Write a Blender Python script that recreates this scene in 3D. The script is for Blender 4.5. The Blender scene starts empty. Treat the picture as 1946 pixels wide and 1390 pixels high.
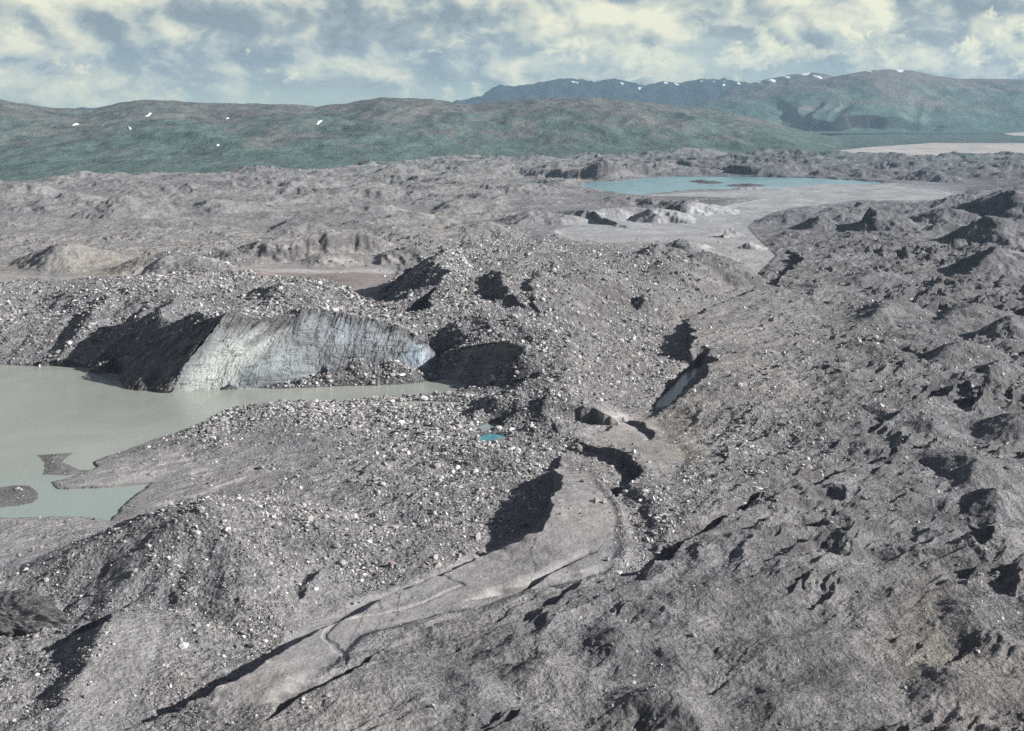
import bpy, math, random, time
import numpy as np
T0 = time.time()
F32 = np.float32
rng = np.random.default_rng(7)
random.seed(7)
scene = bpy.context.scene
COL = scene.collection

# ------------------------------------------------------------------ camera
CAM_H, FPX, CU, CV, HORIZON = 100.0, 2703.0, 973.0, 695.0, 212.0
PITCH = math.atan((CV - HORIZON) / FPX)
CP, SP = math.cos(PITCH), math.sin(PITCH)


def P(u, v, z=0.0):
    """world x, y of the point at height z that the photograph shows at (u, v)"""
    a, b = (u - CU) / FPX, (CV - v) / FPX
    dx, dy, dz = a, CP + b * SP, -SP + b * CP
    t = (z - CAM_H) / dz
    return dx * t, dy * t


def D(u, v, d):
    """world x and height of a point at forward distance d"""
    a, b = (u - CU) / FPX, (CV - v) / FPX
    t = d / (CP + b * SP)
    return a * t, CAM_H + (-SP + b * CP) * t


def UV(x, y, z=0.0):
    zc = y * CP + (CAM_H - z) * SP
    up = y * SP - (CAM_H - z) * CP
    return CU + FPX * x / zc, CV - FPX * up / zc


cam = bpy.data.cameras.new('camera')
cam.sensor_width, cam.lens = 36.0, 36.0 * FPX / 1946.0
cam.clip_start, cam.clip_end = 1.0, 80000.0
cam_o = bpy.data.objects.new('camera', cam)
COL.objects.link(cam_o)
cam_o.location = (0, 0, CAM_H)
cam_o.rotation_euler = (math.pi / 2 - PITCH, 0, 0)
scene.camera = cam_o

# ------------------------------------------------------------------ noise
_pr = np.random.default_rng(11)
_PERM = _pr.permutation(1024).astype(np.int32)
_ang = _pr.uniform(0, 2 * np.pi, 1024)
_GX, _GY = np.cos(_ang).astype(F32), np.sin(_ang).astype(F32)


def perlin(x, y, seed=0):
    x = np.asarray(x, F32) + F32(seed * 13.37)
    y = np.asarray(y, F32) - F32(seed * 7.91)
    xf, yf = np.floor(x), np.floor(y)
    xi, yi = xf.astype(np.int32), yf.astype(np.int32)
    fx, fy = x - xf, y - yf
    u = fx * fx * fx * (fx * (fx * 6 - 15) + 10)
    v = fy * fy * fy * (fy * (fy * 6 - 15) + 10)
    p0 = _PERM[(xi + seed * 57) & 1023]
    p1 = _PERM[(xi + 1 + seed * 57) & 1023]

    def g(p, yy, ax, ay):
        h = _PERM[(p + yy) & 1023]
        return _GX[h] * ax + _GY[h] * ay
    a = g(p0, yi, fx, fy)
    b = g(p1, yi, fx - 1, fy)
    c = g(p0, yi + 1, fx, fy - 1)
    d = g(p1, yi + 1, fx - 1, fy - 1)
    return ((a + u * (b - a)) + v * ((c + u * (d - c)) - (a + u * (b - a)))) * F32(1.5)


def fbm(x, y, octs=4, seed=0, gain=0.5):
    s, a, f = 0, 1.0, 1.0
    for i in range(octs):
        s = s + F32(a) * perlin(x * F32(f), y * F32(f), seed + i)
        a *= gain
        f *= 2.03
    return s


def ridged(x, y, octs=4, seed=0, gain=0.5):
    """sharp crests, broad hollows: 0 .. 1"""
    s, a, f, n = 0, 1.0, 1.0, 0
    for i in range(octs):
        r = 1 - np.abs(perlin(x * F32(f), y * F32(f), seed + i))
        s = s + F32(a) * r * r
        n += a
        a *= gain
        f *= 2.07
    return s / F32(n)


def sstep(a, b, x):
    t = np.clip((x - a) / (b - a), 0, 1)
    return t * t * (3 - 2 * t)


def smax(a, b, k):
    return 0.5 * (a + b + np.sqrt((a - b) ** 2 + k * k)) - 0.15 * k


def smin(a, b, k):
    return 0.5 * (a + b - np.sqrt((a - b) ** 2 + k * k)) + 0.15 * k


def line_dist(X, Y, pts, attr=None, closed=False):
    """distance to a polyline, signed side (+ on the right going along it), attribute at the nearest point"""
    pts = np.asarray(pts, float)
    n = len(pts)
    best = np.full(X.shape, 1e18, F32)
    side = np.ones(X.shape, F32)
    at = np.zeros(X.shape, F32)
    inside = np.zeros(X.shape, bool)
    for i in range(n if closed else n - 1):
        ax, ay = pts[i]
        bx, by = pts[(i + 1) % n]
        ex, ey = bx - ax, by - ay
        L2 = max(ex * ex + ey * ey, 1e-9)
        px, py = X - F32(ax), Y - F32(ay)
        t = np.clip((px * F32(ex) + py * F32(ey)) / F32(L2), 0, 1)
        d2 = (px - t * F32(ex)) ** 2 + (py - t * F32(ey)) ** 2
        m = d2 < best
        best[m] = d2[m]
        if not closed:
            side[m] = np.where(px * ey - py * ex > 0, 1, -1)[m]
        if attr is not None:
            aa = attr[i] + t * F32(attr[(i + 1) % n] - attr[i])
            at[m] = aa[m]
        if closed:
            c = ((ay > Y) != (by > Y))
            if ey != 0:
                inside ^= c & (X < F32(ex / ey) * py + F32(ax))
    d = np.sqrt(best)
    if closed:
        return np.where(inside, d, -d), at
    return d, side, at


# ------------------------------------------------------------------ what the moraine is made of (photo pixels -> world)
LEFT_LAKE = [(-400, 690), (0, 694), (150, 697), (222, 706), (246, 741), (320, 747), (430, 740), (560, 735), (700, 731), (805, 719),
             (850, 723), (890, 729), (868, 745), (800, 752), (720, 756), (640, 764), (565, 764), (490, 769), (430, 783), (390, 806),
             (310, 832), (245, 855), (178, 880), (185, 889), (135, 907), (99, 918), (112, 930), (205, 928), (290, 921), (252, 946),
             (232, 966), (212, 991), (150, 984), (60, 986), (-30, 985), (-300, 1000)]
MUD_ISLE = [(72, 866), (145, 861), (118, 880), (150, 894), (185, 893), (130, 903), (78, 902), (84, 880)]
SIDE_POND = [(720, 768), (790, 762), (870, 764), (930, 773), (880, 772), (800, 770), (740, 774)]
TURQ_POND = [(908, 832), (932, 824), (968, 829), (938, 842), (915, 841)]
PALE_POND = [(900, 815), (930, 805), (962, 806), (945, 814), (920, 822)]
SMALL_POND = [(845, 830), (868, 829), (860, 836)]
HILL_POND = [(1180, 597), (1200, 594), (1204, 599), (1188, 602)]
ICE_POOL = [(1238, 778), (1258, 752), (1288, 725), (1310, 700), (1335, 690), (1322, 716), (1290, 752), (1270, 775)]
FAR_LAKE = [(1098, 349), (1170, 344), (1255, 336), (1400, 336), (1560, 339), (1700, 349), (1640, 352), (1545, 352), (1480, 358),
            (1380, 361), (1295, 365), (1215, 373), (1165, 369), (1112, 358)]
FAR_ARM = [(985, 348), (1065, 349), (1030, 354), (990, 353)]

MASSIF = [  # u, v on the ground plane, side slope
    (-500, 700, .5), (0, 694, .45), (150, 696, .5), (215, 703, .7), (240, 736, 1.0), (262, 743, 1.1), (322, 747, 2.6), (430, 741, 2.8), (560, 735, 2.6),
    (700, 729, 2.4), (808, 716, 2.2), (850, 723, 2.2), (890, 730, 1.6), (945, 752, .7), (985, 790, .55), (1040, 806, .5), (1130, 802, .35),
    (1225, 778, .33), (1262, 705, .35), (1262, 640, .3), (1310, 598, .3), (1380, 556, .3), (1300, 546, .35), (1200, 541, .45),
    (1100, 538, .5), (1000, 534, .6), (900, 531, .62), (800, 538, .7), (720, 556, .62), (655, 584, .7), (610, 590, .7), (560, 578, .7), (400, 580, .7), (200, 585, .7), (-500, 590, .7)]
TOPS = [  # u, v as seen, height
    (0, 560, 17), (60, 600, 14), (200, 545, 22), (120, 640, 10), (300, 542, 24), (430, 600, 24), (560, 537, 28), (672, 590, 16), (590, 592, 26.5), (690, 600, 17.5), (715, 598, 16.5), (660, 594, 17.5), (640, 588, 18.5), (670, 582, 15), (710, 580, 14), (615, 572, 21.5), (592, 556, 25),
    (745, 612, 18.5), (800, 640, 13), (830, 668, 8), (900, 655, 11.5), (960, 650, 13), (1000, 665, 12.5), (1010, 730, 6), (820, 478, 27), (740, 540, 18), (900, 474, 26),
    (840, 530, 21), (1000, 470, 27), (1090, 487, 25), (1180, 503, 16), (1250, 520, 12), (1300, 535, 7.5), (1370, 554, 3), (900, 580, 19), (1000, 560, 21), (1100, 620, 15), (1150, 700, 7),
    (1200, 640, 7), (800, 580, 20), (1000, 620, 17), (1050, 720, 9)]

# rim of the smooth ground right of the melt channel, drawn going away from the camera, high side on the right
RIMS = [
    ([(60, 1480, 1), (150, 1440, 1.5), (250, 1392, 2), (340, 1358, 2.6), (405, 1312, 4.6), (460, 1288, 5.6), (505, 1255, 5.4), (560, 1225, 4.2), (600, 1195, 3.6), (665, 1166, 3.2),
      (700, 1150, 2.0), (750, 1129, 2.2), (815, 1104, 2.4), (850, 1090, 1.9), (900, 1066, 2.0), (960, 1042, 3.2), (1020, 1004, 6.5), (1048, 960, 7.5), (1062, 908, 7.5), (1052, 885, 1.5), (1075, 858, .3)], 85, 1.0, .9),
    ([(1056, 866, .4), (1085, 846, 1.3), (1130, 824, 1.3), (1170, 806, .8), (1215, 799, .5)], 10, .7, .5),
    ([(1225, 796, .4), (1262, 776, 2), (1290, 752, 5), (1318, 730, 6), (1345, 700, 7), (1362, 681, 6),
      (1335, 676, 3), (1306, 668, 4), (1312, 645, 7), (1318, 624, 6.5), (1305, 612, 1.5), (1330, 597, 2.2), (1360, 578, 3.4), (1430, 552, 4), (1470, 545, 1), (1490, 527, 2), (1512, 512, 4.5), (1520, 492, 5), (1500, 478, 1)], 75, 1.0, .9),
    ([(1172, 985, .5), (1192, 955, 1.6), (1215, 928, 2.6), (1222, 912, 3.2), (1205, 890, 3), (1185, 868, 2.2), (1150, 852, 2), (1110, 846, .6)], 26, .8, .9),
    ([(1225, 842, .3), (1245, 826, 1.2), (1225, 806, 1.2), (1190, 798, .3)], 8, .5, .8),
    ([(1195, 1112, .5), (1235, 1100, 2.2), (1270, 1082, 3.2), (1330, 1045, 1.8), (1400, 1010, .8), (1470, 975, .3)], 24, 1.2, .8),
    ([(1500, 955, .3), (1545, 940, 2.2), (1620, 895, 2.6), (1700, 872, 2.6), (1765, 850, 2.2), (1800, 845, .4)], 16, 1.5, .8),
    ([(1650, 805, 1), (1680, 800, 4), (1740, 772, 5), (1800, 752, 3), (1830, 745, .5)], 14, 2.0, .7),
    ([(1690, 1012, .4), (1740, 1014, 1.5), (1790, 1020, 2.5), (1850, 1038, 4), (1876, 1028, 4.5), (1880, 1012, 3), (1850, 1000, .5)], 10, 1.5, .7),
    ([(900, 1165, .5), (960, 1150, 1.2), (1050, 1118, .9), (1120, 1090, .3)], 10, 1.0, .7),
    ([(775, 478, 2), (735, 455, 12), (718, 443, 17), (690, 452, 14), (620, 458, 13), (540, 464, 12), (480, 470, 9), (430, 474, 2)], 60, 17.0, .5),
    ([(1380, 322, 3), (1330, 319, 8), (1240, 313, 16), (1160, 318, 17), (1100, 322, 14), (1010, 326, 9), (960, 330, 2)], 110, 14.0, .3),
    ([(1560, 330, 2), (1480, 322, 12), (1400, 316, 14), (1340, 318, 4)], 90, 20.0, .3),
    ([(320, 372, 2), (300, 378, 9), (250, 380, 9), (190, 386, 3)], 60, 12.0, .3),
    ([(1260, 398, 2), (1200, 396, 9), (1110, 400, 9), (1060, 404, 2)], 70, 16.0, .3),
    ([(530, 1400, 1), (600, 1360, 2.5), (660, 1330, 2), (700, 1300, .3)], 12, 1.0, .8),
]
GULLIES = [  # small melt streams: polyline, depth, half width
    ([(795, 1108), (830, 1118), (850, 1130), (882, 1147), (840, 1166), (760, 1190), (690, 1208), (640, 1222), (616, 1245), (636, 1270), (650, 1300), (640, 1330)], .25, .6),
    ([(1170, 980), (1195, 1010), (1220, 1045), (1232, 1075), (1222, 1105), (1190, 1120), (1120, 1140), (960, 1160)], 1.4, 3.0),
    ([(560, 905), (640, 905), (700, 912), (718, 922)], .4, .8),
    ([(1090, 862), (1140, 880), (1185, 905)], 1.5, 2.2),
    ([(1000, 1215), (1005, 1250), (998, 1300)], .6, 2.2),
]
# cones and mounds: apex as seen (u, v), height, base radius, sharpness 0 round .. 1 pointed
CONES = [
    (385, 950, 15.4, 39, .5), (545, 990, 9, 26, .3),
    (475, 777, 3.2, 18, .3), (440, 776, 3.2, 13, .5), (600, 800, 2.6, 26, .2), (560, 818, 3, 30, .2), (350, 840, 3, 22, .2),
    (790, 1020, 4, 34, .2), (930, 860, 3, 25, .2), (500, 968, 6, 16, .3), (545, 985, 6, 20, .3),
    (1205, 1222, 6, 17, .45), (1130, 1305, 5.5, 14, .4), (1295, 1262, 4, 12, .4), (995, 1238, 3.5, 10, .5), (1050, 1288, 4, 12, .4), (1275, 1328, 8, 20, .5),
    (1605, 1272, 8, 22, .5), (1500, 1230, 4.5, 26, .2), (1380, 1145, 4, 16, .4), (1670, 1165, 3.2, 12, .4), (1330, 1150, 4, 14, .5), (1740, 1060, 4, 14, .4), (1700, 1100, 3, 12, .3),
    (1462, 1190, 3.6, 13, .5), (1850, 1165, 5, 22, .3), (1820, 1300, 5, 22, .3), (1480, 1340, 4.5, 20, .3), (900, 1330, 3.2, 14, .3), (760, 1290, 3, 14, .3), (620, 1330, 4, 18, .3),
    (1855, 878, 9, 30, .3), (1900, 935, 8, 18, .3), (1780, 812, 6, 18, .4), (1946, 790, 11, 30, .4), (1690, 785, 6, 20, .4), (1560, 820, 3, 14, .3),
    (1705, 566, 14, 44, .5), (1850, 578, 12, 40, .4), (1920, 600, 12, 30, .5), (1825, 652, 10, 26, .7), (1900, 690, 9, 24, .4), (1640, 660, 5, 20, .3), (1740, 640, 4, 22, .3),
    (1652, 386, 20, 52, .9), (1560, 401, 13, 42, .7), (1600, 404, 10, 40, .6), (1500, 402, 9, 45, .5), (1860, 364, 24, 80, .8), (1820, 385, 14, 60, .6), (1930, 362, 24, 90, .6), (1790, 395, 12, 50, .5),
    (1386, 431, 7.5, 11, .9), (1425, 460, 5, 16, .5), (1900, 470, 15, 50, .5), 
    (1650, 520, 7, 30, .4), (1560, 545, 5, 26, .4), (1500, 440, 5, 25, .5), (1880, 410, 18, 60, .5),
    (330, 363, 20, 90, .7), (235, 372, 18, 80, .7), (40, 345, 15, 70, .6), (140, 365, 12, 60, .5), (715, 440, 17, 44, .8), (590, 455, 12, 60, .5), (460, 462, 10, 50, .5),
    (125, 462, 13, 60, .6), (320, 478, 11, 60, .4), (750, 312, 16, 80, .8), (1170, 310, 20, 90, .6), (1060, 325, 15, 70, .6), (1450, 310, 22, 140, .5), (1640, 326, 8, 45, .6),
    (1760, 322, 14, 70, .5), (1560, 322, 9, 60, .5), (1300, 380, 11, 60, .5), (1250, 395, 11, 40, .6), (920, 420, 12, 40, .8), (1010, 400, 10, 50, .5), (560, 420, 8, 50, .5),
    (1290, 455, 7, 30, .7), (1250, 463, 7, 22, .8), (1330, 478, 7, 22, .5), (1060, 345, 6, 40, .4), (870, 380, 10, 60, .5), (700, 345, 10, 60, .6),
    (1332, 345, 5, 22, .6), (1352, 347, 5, 24, .6), (1418, 352, 5, 30, .5), (900, 850, 3, 20, .3),
]
# crests on the hillside and elsewhere: crest as seen (u, v, height), slope on the left, slope on the right
CRESTS = [
    ([(838, 474, 29.5), (824, 496, 28), (850, 513, 27), (832, 543, 23.5), (768, 555, 19), (742, 579, 14.5), (690, 586, 10), (640, 590, 5)], .85, .25, 1),
    ([(940, 512, 28), (962, 522, 27), (955, 540, 25), (975, 555, 23)], 1.0, .3),
    ([(1028, 516, 28), (1010, 535, 25.5), (1015, 556, 23)], .9, .35),
    ([(1030, 592, 20.5), (1020, 606, 18.5)], .9, .4), ([(972, 598, 21.5), (945, 612, 19)], .9, .4), ([(925, 590, 22), (900, 600, 20)], .9, .4),
    ([(1085, 492, 27.5), (1060, 500, 26)], .9, .3), ([(1345, 481, 18), (1310, 490, 16), (1300, 500, 13)], .9, .3), ([(1280, 485, 19), (1255, 497, 17)], .9, .3),
    ([(1050, 745, 10), (1030, 770, 7), (1040, 795, 3.5)], 1.0, .25), ([(1000, 718, 12), (985, 735, 9.5), (940, 752, 5)], 1.0, .3),
    ([(1045, 790, 4), (1010, 780, 4.5), (985, 765, 6)], .8, .4),
    ([(1240, 548, 14), (1230, 560, 12)], 1.0, .4),
    ([(120, 562, 19), (90, 600, 14), (50, 650, 6.5)], .65, .3), ([(210, 560, 22), (160, 610, 15), (110, 660, 7)], .65, .35), ([(290, 575, 23.5), (230, 630, 16), (190, 680, 6.5)], .8, .4),
    ([(380, 590, 25), (310, 632, 18), (250, 680, 10)], .8, .4), ([(345, 560, 26.5), (300, 590, 23)], .7, .4),
    
    ([(205, 1182, 7), (185, 1225, 6), (150, 1290, 4.2), (120, 1340, 2.8), (20, 1385, 2)], .6, .17),
    ([(385, 951, 15.4), (330, 967, 13), (290, 992, 10), (230, 1022, 6.5), (150, 1053, 2)], .36, .36),
    ([(612, 1080, 4.6), (592, 1110, 3.4)], .9, .35),
    ([(540, 536, 29.5), (505, 545, 27.5), (480, 548, 26)], .8, .5), ([(470, 536, 28), (430, 552, 25.5), (400, 556, 25)], .8, .5),
]


def world_line(pts):
    return [P(p[0], p[1], p[2] if len(p) > 2 else 0.0) for p in pts]


# attributes over the moraine: u, v, hummock height, stones 0..1, tint (0 grey, 1 tan, 2 yellow moss, 3 reddish)
FIELD = [
    (0, 380, 6, 0, 1), (300, 400, 6, 0, 1), (600, 360, 6, 0, 1), (900, 350, 6, 0, 1), (150, 470, 4, .0, 1), (500, 440, 4.5, 0, 1), (850, 430, 5, 0, 1), (1000, 330, 7, 0, 1), (1250, 310, 8, 0, 0.3),
    (1500, 310, 8, 0, 0), (1800, 310, 9, 0, 0), (1250, 390, 4, 0, .8), (1150, 440, .5, .05, .3), (1350, 425, .3, .05, .2), (1550, 370, .5, 0, .2), (1750, 370, .6, 0, .1), (1600, 410, 4, 0, 0),
    (1860, 400, 8, 0, 0), (1500, 470, 2.2, .1, .3), (1700, 470, 7, .05, 0), (1880, 480, 9, .05, 0), (1560, 540, 3, .1, .2), (1400, 620, .8, .12, .8), (1500, 600, 1.5, .1, .4), (1700, 560, 4.5, .1, 0), (1880, 580, 6, .1, 0),
    (550, 530, .3, 0, 1), (200, 520, 1.2, 0, 1.2), (650, 545, .3, 0, 1), (0, 520, 1, 0, 1),
    (100, 580, 2.4, .5, 0), (400, 570, 2.4, .8, 0), (600, 570, 2.2, .85, 0), (800, 600, 2.2, .75, .2), (1000, 500, 1.8, .55, .5), (1000, 590, 2.2, .5, .3), (1200, 540, 1.8, .5, .3), (1200, 700, 1.2, .7, .5), (1100, 640, 2.0, .45, .4),
    (1000, 760, 2.4, 1, 0), (1150, 770, .8, .5, .5), (150, 670, 1.2, .6, 0), (700, 700, 1.0, .9, 0), (-300, 600, 2, .5, 0),
    (600, 800, 1.2, 1, 0), (400, 830, 1.3, 1, 0), (800, 790, .8, 1, 0), (700, 762, .5, .9, 0), (850, 760, .5, .9, 0), (950, 870, 1.5, .8, .2), (700, 860, 1.0, .5, .2), (450, 880, .5, .12, .4), (330, 890, .4, .12, .4), (560, 872, .5, .18, .4), (400, 915, .4, .15, .4), (500, 925, .5, .2, .3), (620, 850, .9, .3, .3), (300, 930, .3, .08, .5), (600, 920, .8, .35, .2), (780, 960, 1.0, .6, .1), (900, 960, .9, .75, .2),
    (870, 1030, .8, .75, .3), (700, 1080, .9, .8, .2), (540, 1040, 1.0, 1, 0), (380, 1020, .9, .75, .1), (200, 1120, .7, .4, .1), (60, 1050, .4, .2, .2), (330, 1130, .8, .55, .1), (500, 1150, .7, .7, .2),
    (280, 1260, .5, .12, .2), (420, 1230, .6, .6, .3), (200, 1350, .4, .25, .3), (330, 1320, .5, .6, .5), (60, 1260, 1.2, .6, 0), (130, 1220, 1.4, .6, 0), (180, 940, .3, .1, .6), (60, 1000, .5, .1, .4), (-200, 1000, .5, .1, .4),
    (1130, 940, .7, .3, .8), (1120, 1040, .5, .2, .6), (1000, 1110, .4, .15, .7), (900, 1130, .4, .15, .6), (700, 1190, .5, .08, .5), (600, 1230, .5, .06, .3), (1180, 960, .8, .85, .2), (1230, 1060, .8, .85, .1),
    (1200, 830, .4, .12, 1.05), (1290, 850, .7, .25, 1.2), (1290, 900, .8, .3, 1.25), (1380, 700, .8, .2, .9), (1450, 760, 1.0, .28, .9), (1550, 700, 1.8, .25, .5), (1400, 860, 1.4, .55, .3), (1500, 860, 1.8, .5, .2), (1320, 960, 1.4, .6, .3),
    (1400, 960, 1.7, .5, .2), (1650, 720, 3.2, .25, 0.3), (1800, 720, 4.5, .2, 0), (1900, 760, 5, .2, 0), (1650, 840, 3, .25, 0), (1800, 850, 4, .2, 0), (1920, 900, 2, .15, .1), (1650, 950, 2.6, .2, 0), (1550, 1020, 2.2, .15, 0),
    (1800, 1000, 2.5, .15, 0), (1930, 1000, 1.2, .1, .2), (1400, 1080, 2.0, .12, .1), (1700, 1100, 2.6, .1, .2), (1880, 1120, 2.6, .3, .2), (1250, 1160, 2.0, .12, .2), (1050, 1190, 2.2, .12, .2), (850, 1230, 2.4, .12, .2),
    (720, 1270, 2.0, .12, .3), (950, 1310, 2.6, .12, .2), (1200, 1290, 2.6, .1, .2), (1450, 1200, 2.8, .05, .3), (1750, 1220, 2.8, .1, 1.2), (1600, 1330, 2.8, .06, .5), (1850, 1330, 3.0, .08, .9), (1350, 1370, 2.8, .08, .3),
    (700, 1370, 1.6, .1, .7), (500, 1370, .8, .25, .7), (2200, 800, 6, .1, 0), (2200, 1200, 3, .1, .3), (2200, 450, 9, 0, 0), (900, 1500, 2, .1, .3), (1500, 1500, 2.6, .1, .3), (200, 1500, .6, .2, .3),
]


def field(U, V):
    Vn = 1.0 / np.clip(V - HORIZON, 20, None)
    us, vs = U, F32(1000.0) * np.log(np.clip(V - HORIZON, 20, None)).astype(F32)
    acc = [np.zeros(U.shape, F32) for _ in range(3)]
    wsum = np.zeros(U.shape, F32)
    for (u, v, h, s, t) in FIELD:
        dv = (vs - F32(1000 * math.log(v - HORIZON))) * F32(.75)
        w = 1.0 / (((us - F32(u)) ** 2 + dv * dv) + F32(900.0)) ** 2
        wsum += w
        for a, k in zip(acc, (h, s, t)):
            a += w * F32(k)
    return [a / wsum for a in acc]


FLATS = [
    [(1062, 915), (1110, 950), (1165, 1010), (1215, 1080), (1155, 1125), (950, 1180), (800, 1222), (690, 1255), (640, 1320), (520, 1395), (410, 1395), (440, 1310), (520, 1255), (620, 1195), (760, 1130), (900, 1070), (1010, 1018), (1052, 960)],
    [(1110, 830), (1210, 800), (1250, 830), (1300, 900), (1290, 980), (1230, 960), (1215, 890), (1180, 860), (1130, 846)],
    [(1060, 444), (1150, 422), (1240, 412), (1310, 412), (1420, 385), (1560, 372), (1750, 364), (1830, 371), (1790, 384), (1640, 384), (1480, 406), (1415, 430), (1450, 462), (1480, 490), (1440, 530), (1400, 500), (1300, 465), (1150, 462), (1090, 456)],
    [(430, 512), (560, 511), (760, 505), (740, 555), (640, 590), (560, 570), (470, 552), (-100, 548), (-100, 528), (200, 528)],
    [(1180, 374), (1390, 364), (1540, 354), (1700, 353), (1720, 358), (1560, 368), (1400, 380), (1250, 378)],
]
ICE_FACES = {}   # filled below: footprint curves of the two ice walls


def at_d(u, v, d):
    x, z = D(u, v, d)
    return (x, d, z)


def at_z(u, v, z):
    return P(u, v, z) + (z,)


ICE_FACES['main'] = (
    [at_z(*q) for q in ((322, 747, 0), (352, 745, 0), (390, 742, 0), (430, 740, 0), (490, 737, 0))] + [(D(u, 730, d)[0], d, 0.0) for u, d in ((550, 519), (610, 524.5), (680, 530), (745, 534), (800, 537), (830, 538.5))],
    [at_d(*q) for q in ((430, 604, 518), (438, 602, 519), (460, 606, 520), (508, 609, 522.5), (560, 604, 527), (585, 590, 530.5), (640, 597, 535), (700, 610, 539), (762, 626, 542), (800, 648, 543), (836, 678, 543.5))])
ICE_FACES['shade'] = (
    [(D(806, 720, 538.5)[0], 538.5, 0.0), at_z(830, 719, 0), at_z(855, 723, 0), at_z(880, 728, 0), at_z(905, 730, .4), at_z(935, 726, 2.0), at_z(965, 715, 4.5), at_z(990, 704, 6.5)],
    [at_d(*q) for q in ((828, 690, 544.5), (848, 674, 540), (880, 664, 534), (915, 658, 528.5), (950, 654.5, 523), (975, 658, 519), (992, 667, 515), (999, 682, 511))])
ICE_FACES['flank'] = (
    [at_z(*q) for q in ((205, 699, .4), (222, 706, 0), (234, 724, 0), (247, 741, 0), (285, 746, 0), (324, 747.5, 0))],
    [at_d(*q) for q in ((207, 691, 548), (240, 674, 544), (290, 655, 540), (340, 634, 534), (390, 611, 527), (431, 600, 518.5))])


def resample(pts, n):
    w = np.array(pts)
    s = np.linspace(0, len(w) - 1, n)
    out = np.empty((n, 3))
    for k in range(3):   # Catmull-Rom
        i = np.clip(np.floor(s).astype(int), 0, len(w) - 2)
        t = s - i
        p0, p1, p2, p3 = (w[np.clip(i + o, 0, len(w) - 1), k] for o in (-1, 0, 1, 2))
        out[:, k] = .5 * (2 * p1 + (p2 - p0) * t + (2 * p0 - 5 * p1 + 4 * p2 - p3) * t ** 2 + (3 * p1 - p0 - 3 * p2 + p3) * t ** 3)
    return out


def sub(X, Y, pts, margin):
    xs, ys = [p[0] for p in pts], [p[1] for p in pts]
    return np.nonzero((X > min(xs) - margin) & (X < max(xs) + margin) & (Y > min(ys) - margin) & (Y < max(ys) + margin))[0]


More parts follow.
